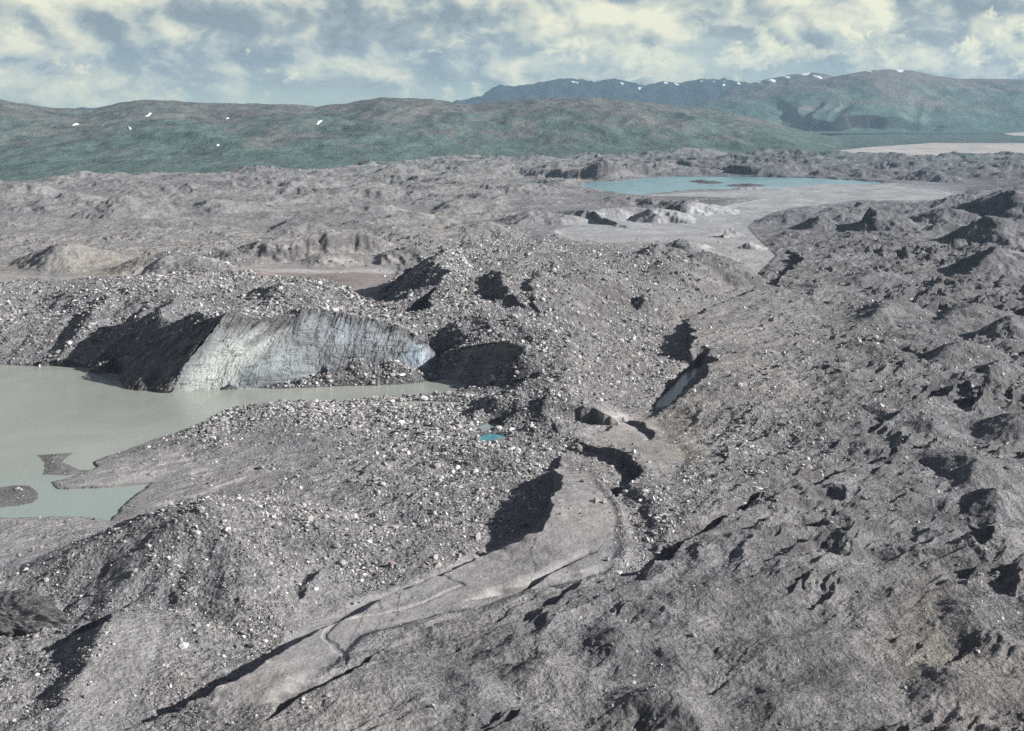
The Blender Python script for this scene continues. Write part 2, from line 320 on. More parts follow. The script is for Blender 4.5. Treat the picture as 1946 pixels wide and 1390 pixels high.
def moraine(X0, Y0):
    """heights and surface attributes of the debris-covered ice"""
    dist = np.hypot(X0, Y0)
    U, V = UV(X0, Y0)
    hum, stony, tint = field(U, V)
    sc = np.clip(dist / 450, .7, 3.5)
    X = X0 + sc * (2.2 * perlin(X0 / 21, Y0 / 21, 1) + 1.1 * perlin(X0 / 8, Y0 / 8, 2) + .55 * perlin(X0 / 3.1, Y0 / 3.1, 3))
    Y = Y0 + sc * (2.2 * perlin(X0 / 21, Y0 / 21, 4) + 1.1 * perlin(X0 / 8, Y0 / 8, 5) + .55 * perlin(X0 / 3.1, Y0 / 3.1, 6))
    for poly in FLATS:
        d, _ = line_dist(U, V * 2, [(a, b * 2) for a, b in poly], None, True)
        k = sstep(-16, 10, d) if poly in FLATS[2:] and poly[0][1] < 600 else sstep(-46, 24, d)
        hum, stony = hum * (1 - .93 * k), stony * (1 - .5 * k)
    # --- broad swell and hummocks drawn out from lower left to upper right
    far = sstep(900, 1400, dist)
    base = 1.3 + .8 * fbm(X / 70, Y / 70, 3, 20)
    c, s_ = math.cos(math.radians(38)), math.sin(math.radians(38))
    A, B = (X * s_ + Y * c), (X * c - Y * s_)
    wob = 6 * perlin(X / 40, Y / 40, 31)
    h1 = ridged((A + wob) / 70, (B + wob) / 16, 4, 32, .45)
    B0_, B = B, B + 5.5 * (h1 - .3)
    h1 = ridged((A + wob) / 70, (B + wob) / 16, 4, 32, .45)
    h2 = fbm((A - wob) / 38, (B + wob) / 10.5, 5, 40, .5)
    h3 = np.abs(perlin(X / 13, Y / 13, 50)) + .5 * np.abs(perlin(X / 6, Y / 6, 51))
    lump = np.abs(fbm((A + wob) / 21, (B - wob) / 9, 3, 55, .36))
    fur = ridged((A + .5 * wob) / 24, (B + .6 * wob) / 4.2, 2, 57, .5)
    lm = sstep(-.25, .35, perlin(X0 / 33, Y0 / 33, 58))
    near_h = hum * (1.4 * (h1 - .45) + .55 * h2 + .35 * (h3 - .4)) + np.minimum(hum, 3.2) * (lm * 1.9 * (.35 - lump) + .55 * (fur - .5))
    f1 = ridged(X / 280, Y / 170, 4, 60, .40)
    f1 = ridged((X + 50 * (f1 - .3)) / 280, Y / 170, 4, 60, .40)
    f2 = fbm(X / 120, Y / 100, 4, 70, .42)
    f3 = sstep(.0, .5, fbm(X / 160, Y / 220, 2, 75))
    far_h = hum * (3.6 * (f1 - .45) + .9 * f2 + .55 * f3 * (ridged(X / 75, Y / 80, 3, 77) - .45))
    rightm = sstep(1200, 1500, U) * sstep(345, 380, V)
    far_h = far_h + (hum * (2.6 * (ridged((A + wob) / 190, (B + wob) / 40, 4, 62, .42) - .45) + .8 * fbm(A / 90, B / 30, 4, 66)) - far_h) * rightm
    z = base + near_h * (1 - far) + far_h * far
    z = np.where(z < .5, .5 + .25 * np.tanh((z - .5) / .8) + .04 * (z - .5), z)
    # --- the ice-cored massif behind the lake
    mp = [P(a, b) for a, b, _ in MASSIF]
    sd, slope = line_dist(X, Y, mp, [k for *_, k in MASSIF], True)
    top = np.zeros(X.shape, F32)
    ws = np.zeros(X.shape, F32)
    near_i = np.nonzero(sd > -30)[0]
    tx, ty = X[near_i], Y[near_i]
    a_, b_ = np.zeros(tx.shape, F32), np.zeros(tx.shape, F32)
    for (u, v, k) in TOPS:
        px, py = P(u, v, k)
        w = 1.0 / ((tx - F32(px)) ** 2 + (.75 * (ty - F32(py))) ** 2 + 60) ** 1.6
        a_ += w * F32(k)
        b_ += w
    top[near_i] = a_ / b_
    rug = (1 - .6 * np.exp(-((U - 690) / 70) ** 2 - ((V - 600) / 50) ** 2)) * hum * (.75 * h2 + .8 * (h1 - .5)) + .5 * stony * fbm(X / 7, Y / 7, 3, 80)
    mass = smin(top + rug, slope * sd + .35 * (h3 - .4) * np.clip(sd, 0, 8) * np.minimum(slope, .6), 3.0)
    inm = sd > -6
    z = np.where(inm, smax(z, mass, 1.2), z)
    mass_w = sstep(0, 12, sd)
    # --- mounds
    for (u, v, H, R, sh) in CONES:
        if u > 1080 and v > 660:
            H, R = H * .72, R * .74
        elif u > 1080 and v > 500:
            H, R = H * .9, R * .85
        elif v < 480:
            H, R = H * 1.2, R * .85
        px, py = P(u, v, H)
        i = np.nonzero((np.abs(X - px) < R * 1.6) & (np.abs(Y - py) < R * 1.6))[0]
        if not len(i):
            continue
        dx, dy = X[i] - F32(px), Y[i] - F32(py)
        ang = np.arctan2(dy, dx)
        if (u > 1080 and v > 480) or v < 480:
            r0_ = np.hypot(dx, dy)
            k_ = sstep(1.5, .85, r0_ / R) * (.55 if v > 480 else .7)
            z[i] = z[i] + (np.minimum(z[i], .9) - z[i]) * k_
            dx = np.where(dx < 0, dx * 1.45, dx * .9)
        if R == 39:
            dx = np.where(dx < 0, dx * .84, dx)
        r = np.hypot(dx, dy) * (1 + .22 * np.sin(ang * 2 + u) + .14 * np.sin(ang * 3 + v) + .06 * np.sin(ang * 7 + u * v))
        rr = (R * .28) * (1 - sh) + .3
        k = (np.sqrt(r * r + rr * rr) - rr) / (math.sqrt(R * R + rr * rr) - rr)
        gul = 1 + .05 * np.sin(ang * 19 + 3 * np.sin(ang * 5 + u)) * np.clip(k, 0, 1)
        cone = H * (1 - k * gul)
        z[i] = np.where(k < 1.5, smax(z[i], cone, .05 * H + .3), z[i])
    # --- crests: steep on the left, gentle on the right
    for pts, sl, sr, *cut in CRESTS:
        wl = world_line(pts)
        i = sub(X, Y, wl, 45)
        if not len(i):
            continue
        d, side, H = line_dist(X[i], Y[i], wl, [p[2] for p in pts])
        gap = np.where(side < 0, sl, -sr)      # drawn coming towards the camera: the sunless side is on the right hand
        k = np.where(side > 0, sl, sr)
        t = H - k * (np.sqrt(d * d + .6) - .77)
        t = t - np.clip(d - 14, 0, None) ** 2 * .02
        zi = smax(z[i], t, 1.0)
        if cut:
            zi = np.where((side > 0) & (d < 60), np.minimum(zi, np.maximum(H - sl * d, .6)), zi)
        z[i] = zi
    # --- rims of the melt channel
    for pts, wr, face, fl in RIMS:
        wl = [P(a, b, h + 1.0) for a, b, h in pts]
        i = sub(X, Y, wl, wr * 2.5)
        if not len(i):
            continue
        d, side, _ = line_dist(X[i], Y[i], wl)
        H, wsum = np.zeros(len(i), F32), np.zeros(len(i), F32)
        for (ax, ay), (bx, by), pa, pb in zip(wl[:-1], wl[1:], pts[:-1], pts[1:]):
            m = max(1, int(math.hypot(bx - ax, by - ay) / 3.5))
            for k in range(m):
                t = (k + .5) / m
                wgt_ = 1 / ((X[i] - F32(ax + (bx - ax) * t)) ** 2 + (Y[i] - F32(ay + (by - ay) * t)) ** 2 + 3) ** 1.7
                H += wgt_ * F32(pa[2] + (pb[2] - pa[2]) * t)
                wsum += wgt_
        H = H / wsum
        # fade out past both ends
        for (ex, ey) in (wl[0], wl[-1]):
            H = H * sstep(.5, 6, np.hypot(X[i] - F32(ex), Y[i] - F32(ey)))
        for (e1, e0) in ((wl[0], wl[2]), (wl[-1], wl[-3])):
            ux, uy = e1[0] - e0[0], e1[1] - e0[1]
            ul = math.hypot(ux, uy)
            past = ((X[i] - F32(e1[0])) * F32(ux / ul) + (Y[i] - F32(e1[1])) * F32(uy / ul))
            H = H * np.where(d < 400, sstep(14, -12, past), 1)
        q = d * side
        rise = H * sstep(-face * .5, face * .5, q) * np.exp(-(np.clip(q, 0, None) / wr) ** 2)
        low = np.exp(-(np.clip(-q, 0, None) / ((3.4 if pts[0][1] > 1400 else 1.7) * H + 1)) ** 2) * (q < 0)
        flat = sstep(0, 1, H / 4) * np.exp(-(np.clip(q, 0, None) / min(wr * .7, 32)) ** 2)
        zl = z[i]
        zl = np.where(q < 0, zl + (np.minimum(zl, .7) - zl) * low * fl, zl + (1.0 + .35 * (zl - 1.0) - zl) * flat * .8)
        z[i] = zl + rise
    for pts, dep, hw in GULLIES:
        wl = world_line(pts)
        i = sub(X, Y, wl, 20)
        if not len(i):
            continue
        d, side, _ = line_dist(X[i], Y[i], wl)
        z[i] = np.maximum(z[i] - dep * np.exp(-(d / hw) ** 4), .3)
    # --- small stuff
    rough = (.05 + .55 * stony + .10 * np.minimum(hum, 2.5)) * (1 - .5 * far)
    pit = sstep(-.2, .3, perlin(X0 / 19, Y0 / 19, 93))
    dz = rough * (.9 * fbm(X0 / 5.5, Y0 / 5.5, 3, 90) + (.45 + .5 * pit) * (.9 * np.abs(perlin(X0 / 2.6, Y0 / 2.6, 95)) + .5 * np.abs(perlin(X0 / 1.35, Y0 / 1.35, 96)))) + 0.14 * hum * far * fbm(X0 / 16, Y0 / 20, 3, 97)
    z = z + dz
    # --- water basins
    wet = np.zeros(X.shape, F32)
    for poly, sl, reach in ((LEFT_LAKE, .09, 18), (SIDE_POND, .15, 6), (TURQ_POND, .12, 7), (PALE_POND, .1, 6), (SMALL_POND, .12, 4), (ICE_POOL, .3, 3), (FAR_LAKE, .12, 40), (FAR_ARM, .1, 25)):
        wl = [P(a, b) for a, b in poly]
        i = sub(X0, Y0, wl, reach * 2 + 5)
        if not len(i):
            continue
        far_p = poly in (FAR_LAKE, FAR_ARM)
        xs, ys = (X0[i] + .3 * (X[i] - X0[i]), Y0[i] + .3 * (Y[i] - Y0[i])) if not far_p else (X[i], Y[i])
        d, _ = line_dist(xs, ys, wl, None, True)
        d = d + .5 * perlin(X0[i] / 4, Y0[i] / 4, 99) * (3 if far_p else 1)
        lim = np.where(d > 0, np.maximum(-.2 * d, -3), 1e9)
        k = sstep(reach, 0, -d)
        shore = np.where(d <= 0, -d * sl + .05, lim)
        zi = z[i]
        steep = slope[i] * sstep(-6, 2, sd[i])
        keep = np.clip(1 - steep / 1.2, .0, 1) if poly is LEFT_LAKE else 1.0
        z[i] = np.where(d > 0, np.minimum(zi, lim), zi + (np.minimum(zi, shore + .25 * np.abs(zi)) - zi) * k * keep)
        if poly is LEFT_LAKE:
            dd = np.clip(-d, 0, None)
            lim2 = .12 + .05 * dd + .12 * np.abs(perlin(X0[i] / 3, Y0[i] / 3, 98))
            w_ = sstep(500, 640, U[i]) * sstep(36, 22, dd) * (d <= 0) * keep * sstep(742, 750, V[i])
            z[i] = z[i] + (np.minimum(z[i], lim2) - z[i]) * w_
        wet[i] = np.maximum(wet[i], sstep(-(4 if far_p else 1.6), 0, d))
    wl = [P(a, b) for a, b in MUD_ISLE]
    i = sub(X0, Y0, wl, 10)
    d, _ = line_dist(X[i] * .5 + X0[i] * .5, Y[i] * .5 + Y0[i] * .5, wl, None, True)
    z[i] = np.maximum(z[i], np.clip(.12 * d, -3, .5))
    for (u, v, r, hh) in ((8, 945, 9, .6), (40, 950, 5, .25), (1332, 346, 16, 4), (1352, 348, 18, 3.5), (1418, 353, 26, 3)):
        px, py = P(u, v)
        i = np.nonzero((np.abs(X - px) < r * 2) & (np.abs(Y - py) < r * 2))[0]
        if len(i):
            k = np.hypot(X[i] - px, (Y[i] - py) * .8) / r
            z[i] = np.maximum(z[i], hh * (1 - k))
    # --- room for the ice walls
    rooms = []
    anyin = np.zeros(X0.shape, bool)
    for key, (bp, rp) in ICE_FACES.items():
        bw, rw = resample(bp, 40), resample(rp, 40)
        foot = [tuple(p[:2]) for p in bw] + [tuple(p[:2]) for p in rw[::-1]]
        i = sub(X0, Y0, foot, 10)
        ins, _ = line_dist(X0[i], Y0[i], foot, None, True)
        db, _, zb = line_dist(X0[i], Y0[i], bw[:, :2], bw[:, 2])
        dr, sr_, zr = line_dist(X0[i], Y0[i], rw[:, :2], rw[:, 2])
        rooms.append((i, ins, db, zb, dr, zr))
        anyin[i] |= ins > -.3
    for i, ins, db, zb, dr, zr in rooms:
        behind = (~anyin[i]) & (dr < db) & (dr < 10)
        z[i] = np.where(behind, z[i] + (zr + .7 + .09 * dr - z[i]) * sstep(10, 2, dr), z[i])
        frontm = (~anyin[i]) & (db < dr) & (db < 6) & (zb < 1)
        z[i] = np.where(frontm, np.minimum(z[i], -.6 - .1 * db), z[i])
    for i, ins, db, zb, dr, zr in rooms:
        zi = zb + (zr - zb) * db / (db + dr + 1e-3)
        z[i] = np.where(ins > -.3, np.minimum(z[i], zi - 3.2), z[i])
    # --- rubble at the foot of the ice wall
    for (u, v, dd, R, Rf) in ((748, 686, 530, 13, 9), (715, 695, 528.5, 14, 9), (672, 701, 526.5, 15, 8), (636, 708, 524, 14, 7), (600, 716, 521.5, 13, 6), (565, 723, 519, 11, 5), (530, 729, 517, 10, 4), (785, 705, 533, 11, 8), (735, 706, 526, 10, 6), (690, 712, 524, 12, 6)):
        dd, Rf = dd - 2.5, Rf * .8
        px, H = D(u, v, dd)
        i = np.nonzero((np.abs(X0 - px) < R * 2) & (np.abs(Y0 - dd) < R * 2))[0]
        dx, dy = X0[i] - F32(px), Y0[i] - F32(dd)
        r = np.hypot(dx / R, np.where(dy > 0, dy / 30, dy / Rf)) + .05 * perlin(X0[i] / 3, Y0[i] / 3, 12)
        z[i] = np.maximum(z[i], H * (1 - r) - .1)
    # --- the moraine ends against the green valley side
    eu = np.array([-900, 0, 200, 400, 560, 660, 720, 820, 1000, 1200, 1500, 1700, 1946, 2800])
    ev = np.array([350, 349, 338, 330, 326, 322, 312, 303, 300, 299, 295, 298, 302, 304])
    ve = np.interp(U, eu, ev) + 3.5 * perlin(X0 / 70, Y0 / 300, 14) + 2 * perlin(X0 / 25, Y0 / 120, 15)
    fade = sstep(-4.5, 2.5, V - ve)
    z = z * fade - 14 * (1 - fade)
    return z.astype(F32), hum, stony, tint, wet, far, mass_w, U, V


# ------------------------------------------------------------------ mesh builders
def mesh_from(name, verts, faces4=None, smooth=True, tris=None):
    me = bpy.data.meshes.new(name)
    n = len(verts)
    me.vertices.add(n)
    me.vertices.foreach_set('co', np.ascontiguousarray(verts, F32).ravel())
    f = faces4 if faces4 is not None else tris
    k = f.shape[1]
    me.loops.add(f.size)
    me.loops.foreach_set('vertex_index', np.ascontiguousarray(f, np.int32).ravel())
    me.polygons.add(len(f))
    me.polygons.foreach_set('loop_start', np.arange(0, f.size, k, dtype=np.int32))
    me.polygons.foreach_set('loop_total', np.full(len(f), k, np.int32))
    me.polygons.foreach_set('use_smooth', np.full(len(f), smooth, bool))
    me.update(calc_edges=True)
    return me


def grid_faces(r, c):
    i = np.arange((r - 1) * c).reshape(r - 1, c)[:, :-1].ravel()
    return np.stack([i, i + 1, i + c + 1, i + c], 1).astype(np.int32)


def set_col(me, name, rgba):
    a = me.attributes.new(name, 'FLOAT_COLOR', 'POINT')
    a.data.foreach_set('color', np.ascontiguousarray(rgba, F32).ravel())


def link(name, me, mat, **props):
    o = bpy.data.objects.new(name, me)
    COL.objects.link(o)
    if mat is not None and not me.materials:
        me.materials.append(mat)
    for k, v in props.items():
        o[k] = v
    return o


# ------------------------------------------------------------------ node helper
class NT:
    def __init__(self, tree):
        self.t = tree
        tree.nodes.clear()

    def n(self, typ, **kw):
        nd = self.t.nodes.new(typ)
        ins = kw.pop('i', {})
        for k, v in kw.items():
            setattr(nd, k, v)
        for k, v in ins.items():
            sock = nd.inputs[k]
            if hasattr(v, 'is_output') or isinstance(v, bpy.types.NodeSocket):
                self.t.links.new(v, sock)
            else:
                sock.default_value = v
        return nd

    def math(self, op, a, b=0.0, c=None, clamp=False):
        i = {0: a, 1: b}
        if c is not None:
            i[2] = c
        return self.n('ShaderNodeMath', operation=op, use_clamp=clamp, i=i).outputs[0]

    def mix(self, f, a, b, blend='MIX', clamp=False):
        nd = self.n('ShaderNodeMix', data_type='RGBA', blend_type=blend, clamp_result=clamp)
        for k, v in ((0, f), (6, a), (7, b)):
            s = nd.inputs[k]
            if isinstance(v, bpy.types.NodeSocket):
                self.t.links.new(v, s)
            else:
                s.default_value = v
        return nd.outputs[2]

    def ramp(self, f, lo, hi, a=0.0, b=1.0, smooth=False):
        return self.n('ShaderNodeMapRange', interpolation_type='SMOOTHSTEP' if smooth else 'LINEAR', i={0: f, 1: lo, 2: hi, 3: a, 4: b}).outputs[0]

    def noise(self, vec, scale, detail=4.0, rough=.55, dist=0.0):
        return self.n('ShaderNodeTexNoise', i={'Vector': vec, 'Scale': scale, 'Detail': detail, 'Roughness': rough, 'Distortion': dist}).outputs[0]

    def xyz(self, vec):
        return self.n('ShaderNodeSeparateXYZ', i={0: vec}).outputs

    def comb(self, x, y, z=0.0):
        return self.n('ShaderNodeCombineXYZ', i={0: x, 1: y, 2: z}).outputs[0]

    def map(self, vec, scale=(1, 1, 1), rot=(0, 0, 0)):
        return self.n('ShaderNodeMapping', i={0: vec, 2: rot, 3: scale}).outputs[0]


def material(name):
    m = bpy.data.materials.new(name)
    m.use_nodes = True
    return m, NT(m.node_tree)


def surface(nt, color, rough=.95, normal=None, spec=.15, **extra):
    i = {'Base Color': color, 'Roughness': rough, 'Specular IOR Level': spec}
    if normal is not None:
        i['Normal'] = normal
    i.update(extra)
    b = nt.n('ShaderNodeBsdfPrincipled', i=i)
    nt.n('ShaderNodeOutputMaterial', i={0: b.outputs[0]})
    return b


def bump(nt, height, dist, strength=1.0, normal=None):
    i = {'Height': height, 'Distance': dist, 'Strength': strength}
    if normal is not None:
        i['Normal'] = normal
    return nt.n('ShaderNodeBump', i=i).outputs[0]


def rgb(r, g, b):
    return (r, g, b, 1.0)


# --- moraine debris
m_ground, nt = material('moraine_debris')
pos = nt.n('ShaderNodeNewGeometry').outputs['Position']
att = nt.n('ShaderNodeAttribute', attribute_name='Col')
zat = nt.n('ShaderNodeAttribute', attribute_name='Zone')
rgh = zat.outputs['Alpha']
xs = nt.n('ShaderNodeSeparateColor', i={0: zat.outputs['Color']}).outputs
stony_s, wet_s, far_s = xs[0], xs[1], xs[2]
n1 = nt.noise(pos, .035, 5, .6)
n2 = nt.noise(pos, .22, 5, .62)
n3 = nt.noise(pos, 1.4, 4, .65)
nfar = nt.noise(nt.map(pos, (1, .45, 1)), .03, 7, .68)
v1 = nt.n('ShaderNodeTexVoronoi', i={'Vector': pos, 'Scale': 1.15, 'Randomness': 1.0})
v2 = nt.n('ShaderNodeTexVoronoi', i={'Vector': pos, 'Scale': .55, 'Randomness': 1.0})
cr = nt.n('ShaderNodeSeparateColor', i={0: v1.outputs['Color']}).outputs[0]
cr2 = nt.n('ShaderNodeSeparateColor', i={0: v2.outputs['Color']}).outputs[1]
tone = nt.math('ADD', nt.ramp(n1, .3, .7, .84, 1.14), nt.math('ADD', nt.ramp(n2, .3, .7, -.2, .2), nt.math('MULTIPLY', nt.ramp(n3, .25, .75, -.38, .38), nt.ramp(rgh, 0, 1, .3, 1))))
tone = nt.math('ADD', tone, nt.math('MULTIPLY', far_s, nt.ramp(nfar, .3, .7, -.2, .2)))
peb = nt.math('ADD', nt.ramp(nt.math('POWER', cr, 3.0), 0, 1, -.28, .75), nt.ramp(nt.math('POWER', cr2, 4.0), 0, 1, -.12, .5))
tone = nt.math('ADD', tone, nt.math('MULTIPLY', peb, nt.ramp(stony_s, 0, 1, .08, .8)))
tone = nt.math('MULTIPLY', tone, nt.ramp(wet_s, 0, 1, 1, .62))
vv = nt.n('ShaderNodeVectorMath', operation='SCALE', i={0: att.outputs['Color'], 3: tone}).outputs[0]
hgt = nt.math('ADD', nt.math('MULTIPLY', n3, .6), nt.math('MULTIPLY', n2, 1.3))
hgt = nt.math('ADD', hgt, nt.math('MULTIPLY', nt.math('SUBTRACT', .6, v1.outputs['Distance']), nt.ramp(stony_s, 0, 1, .12, .5)))
hgt = nt.math('MULTIPLY', hgt, nt.ramp(rgh, 0, 1, .25, 1))
surface(nt, vv, .95, bump(nt, hgt, 1.2, 1.0), .1)

# --- stones and boulders
m_stone, nt = material('stone')
att = nt.n('ShaderNodeAttribute', attribute_name='Col')
surface(nt, att.outputs['Color'], .9, None, .15)


def boulder_mat(name, c, dark=.6):
    m, nt = material(name)
    obj = nt.n('ShaderNodeTexCoord').outputs['Object']
    rnd = nt.n('ShaderNodeObjectInfo').outputs['Random']
    v = nt.n('ShaderNodeVectorMath', operation='ADD', i={0: obj, 1: nt.comb(rnd, nt.math('MULTIPLY', rnd, 17.0), rnd)}).outputs[0]
    a = nt.noise(v, 2.2, 6, .65)
    b = nt.noise(v, 9.0, 4, .6)
    col = nt.mix(nt.ramp(a, .38, .62, 0, 1), rgb(c[0] * dark, c[1] * dark, c[2] * dark), rgb(*c))
    col = nt.n('ShaderNodeVectorMath', operation='SCALE', i={0: col, 3: nt.math('ADD', nt.ramp(rnd, 0, 1, .78, 1.1), nt.ramp(b, .3, .7, -.12, .12))}).outputs[0]
    surface(nt, col, .88, bump(nt, nt.math('ADD', a, nt.math('MULTIPLY', b, .4)), .12, .8), .2)
    return m


m_pale = boulder_mat('pale_granite', (.47, .465, .445))
m_grey = boulder_mat('grey_gneiss', (.42, .41, .41))
m_pink = boulder_mat('pink_granite', (.43, .33, .30))

# ------------------------------------------------------------------ the moraine sheet
az_in = np.radians(np.linspace(-20.6, 20.6, 1000))
step = az_in[1] - az_in[0]
wide = []
a = az_in[-1]
k = step
while a < math.radians(33):
    k *= 1.035
    a += k
    wide.append(a)
AZ = np.concatenate([-np.array(wide)[::-1], az_in, np.array(wide)])
RR = [150.0]
while RR[-1] < 3500:
    d_ = RR[-1]
    RR.append(d_ * (1 + np.interp(d_, [150, 225, 600, 1200, 3000], [.003, .00105, .0011, .0016, .0022])))
RR = np.array(RR)
gr, gc = len(RR), len(AZ)
GX = (RR[:, None] * np.sin(AZ)[None, :]).astype(F32)
GY = (RR[:, None] * np.cos(AZ)[None, :]).astype(F32)
Z, HUM, STONY, TINT, WET, FAR, MASSW, GU, GV = moraine(GX.ravel(), GY.ravel())
print('moraine', gr, gc, round(time.time() - T0, 1))
ZG = Z.reshape(gr, gc)


def ground_z(x, y):
    x, y = np.asarray(x, float), np.asarray(y, float)
    r, a = np.hypot(x, y), np.arctan2(x, y)
    i = np.clip(np.interp(r, RR, np.arange(gr)), 0, gr - 1.001)
    j = np.clip(np.interp(a, AZ, np.arange(gc)), 0, gc - 1.001)
    i0, j0 = i.astype(int), j.astype(int)
    fi, fj = i - i0, j - j0
    return (ZG[i0, j0] * (1 - fi) + ZG[i0 + 1, j0] * fi) * (1 - fj) + (ZG[i0, j0 + 1] * (1 - fi) + ZG[i0 + 1, j0 + 1] * fi) * fj


GREY, TAN, MOSS, RED = np.array([.272, .268, .281]), np.array([.296, .282, .275]), np.array([.30, .275, .205]), np.array([.235, .198, .192])
GREEN = np.array([.060, .105, .085])
tt = np.clip(TINT + .35 * fbm(GX.ravel() / 30, GY.ravel() / 30, 3, 110), 0, 3)[:, None]
colr = np.where(tt < 1, GREY + (TAN - GREY) * tt, TAN + (MOSS - TAN) * np.clip(tt - 1, 0, 1))
redflat = np.exp(-((GU - 560) / 190) ** 2 - ((GV - 534) / 17) ** 2)[:, None] * (Z < 5)[:, None]
colr = colr + (RED - colr) * np.clip(1.3 * redflat, 0, 1)
# plant cover creeping over the outermost moraine
gx, gy = GX.ravel(), GY.ravel()
gcov = sstep(345, 300, GV + 14 * fbm(gx / 90, gy / 260, 3, 120)) * sstep(-.15, .35, fbm(gx / 45, gy / 160, 4, 125)) * .55
gcov = gcov * np.where(GU > 1500, 1.2, .8)
colr = colr + (GREEN * 1.3 - colr) * np.clip(gcov, 0, .8)[:, None]
# pale silt of the braided flats
silt = sstep(1.1, .5, HUM) * sstep(800, 1000, np.hypot(gx, gy)) * sstep(900, 1100, GU)
br = np.abs(fbm(gx / 60, gy / 190, 4, 130))
colr = colr + (np.array([.365, .365, .36]) - colr) * (silt * (.55 + .45 * sstep(.16, .03, br)))[:, None]
pale_line, _, _ = line_dist(gx, gy, [P(*p) for p in ((470, 516), (540, 519), (620, 520), (690, 518), (740, 522))])
colr = colr + (np.array([.42, .42, .41]) - colr) * (sstep(16, 4, pale_line + 4 * perlin(gx / 20, gy / 20, 3)))[:, None] * .8
for pts, w_, cc, kk in (([(775, 478, 2), (735, 460, 8), (718, 450, 10), (690, 458, 9), (620, 464, 8), (540, 470, 7), (470, 475, 4)], 12, (.17, .165, .165), .8),
                        ([(1330, 321, 5), (1240, 318, 9), (1205, 319, 9)], 22, (.13, .12, .125), .8), ([(1205, 319, 9), (1180, 321, 9), (1160, 322, 9)], 18, (.40, .40, .38), .8), ([(1150, 322, 9), (1100, 326, 7), (1010, 330, 5)], 20, (.12, .12, .125), .85)):
    wl = world_line(pts)
    i = sub(gx, gy, wl, 60)
    d, sd_, _ = line_dist(gx[i], gy[i], wl)
    k = sstep(w_, w_ * .5, d + w_ * .5 * fbm(gx[i] / 12, gy[i] / 22, 3, 140)) * kk
    colr[i] = colr[i] + (np.array(cc) - colr[i]) * k[:, None]
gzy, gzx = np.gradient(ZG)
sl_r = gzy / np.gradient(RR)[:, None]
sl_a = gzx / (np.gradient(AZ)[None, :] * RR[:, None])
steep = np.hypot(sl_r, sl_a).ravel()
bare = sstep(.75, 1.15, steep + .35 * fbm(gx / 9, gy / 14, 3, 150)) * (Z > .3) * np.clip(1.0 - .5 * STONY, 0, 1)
colr = colr + (np.array([.125, .118, .122]) * (1 + .3 * perlin(gx / 2.5, gy / 2.5, 155))[:, None] - colr) * (bare * .8)[:, None]  # steep faces: dark bare ice, deepened in colour to stand for shadow
flatk = sstep(.75, .25, HUM) * sstep(.4, .2, STONY)
colr = colr * (1 + .12 * flatk)[:, None]
debris_shade = sstep(.9, 2.4, HUM) * sstep(880, 1250, GU + .5 * (GV - 700)) * (1 - gcov.clip(0, 1))  # right hummocks: darker debris, with furrow shadows painted into the colour
colr = colr * (1 - .27 * debris_shade * (1 + .8 * fbm(gx / 16, gy / 16, 3, 160)).clip(.3, 1.8))[:, None]
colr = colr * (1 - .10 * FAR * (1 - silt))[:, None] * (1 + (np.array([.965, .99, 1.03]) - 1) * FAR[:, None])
sdark = (1 - .30 * np.clip(STONY, 0, 1))[:, None]
colr = colr * sdark
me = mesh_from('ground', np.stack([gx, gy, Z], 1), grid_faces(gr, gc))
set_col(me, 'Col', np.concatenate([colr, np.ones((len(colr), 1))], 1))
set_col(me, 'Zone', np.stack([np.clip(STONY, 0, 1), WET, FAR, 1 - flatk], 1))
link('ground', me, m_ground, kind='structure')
print('ground mesh', round(time.time() - T0, 1))
# ------------------------------------------------------------------ green hills, mountains and the plain beyond
def polar_sheet(name, az0, az1, naz, d0, d1, nd, zf, cf, mat, pw=1.6):
    az = np.radians(np.linspace(az0, az1, naz))
    d = d0 + (d1 - d0) * np.linspace(0, 1, nd) ** pw
    X = (d[:, None] * np.tan(az)[None, :]).ravel().astype(F32)
    Y = np.repeat(d, naz).astype(F32)
    z = zf(X, Y)
    me = mesh_from(name, np.stack([X, Y, z], 1), grid_faces(nd, naz))
    set_col(me, 'Col', np.concatenate([cf(X, Y, z), np.ones((len(X), 1))], 1))
    return link(name, me, mat, kind='structure')


def crest_of(sky, d):
    u = np.array([s[0] for s in sky], float)
    tanaz = np.array([D(a, b, d)[0] / d for a, b in sky])
    zz = np.array([D(a, b, d)[1] for a, b in sky])
    return tanaz, zz


HILL_SKY = [(-1200, 210), (-700, 195), (-300, 206), (-100, 188), (0, 189), (60, 200), (100, 207), (150, 210), (188, 205), (230, 196), (275, 190.5), (330, 191), (400, 197), (500, 198),
            (560, 200), (600, 204), (660, 196), (710, 188), (725, 186), (760, 188), (820, 188), (860, 194), (900, 199), (950, 194), (1000, 190), (1050, 186), (1110, 186),
            (1170, 189), (1240, 196), (1300, 203), (1380, 214), (1460, 230), (1540, 252), (1600, 264), (1700, 266.5), (3200, 266.5)]
HA, HZ = crest_of(HILL_SKY, 5000.0)


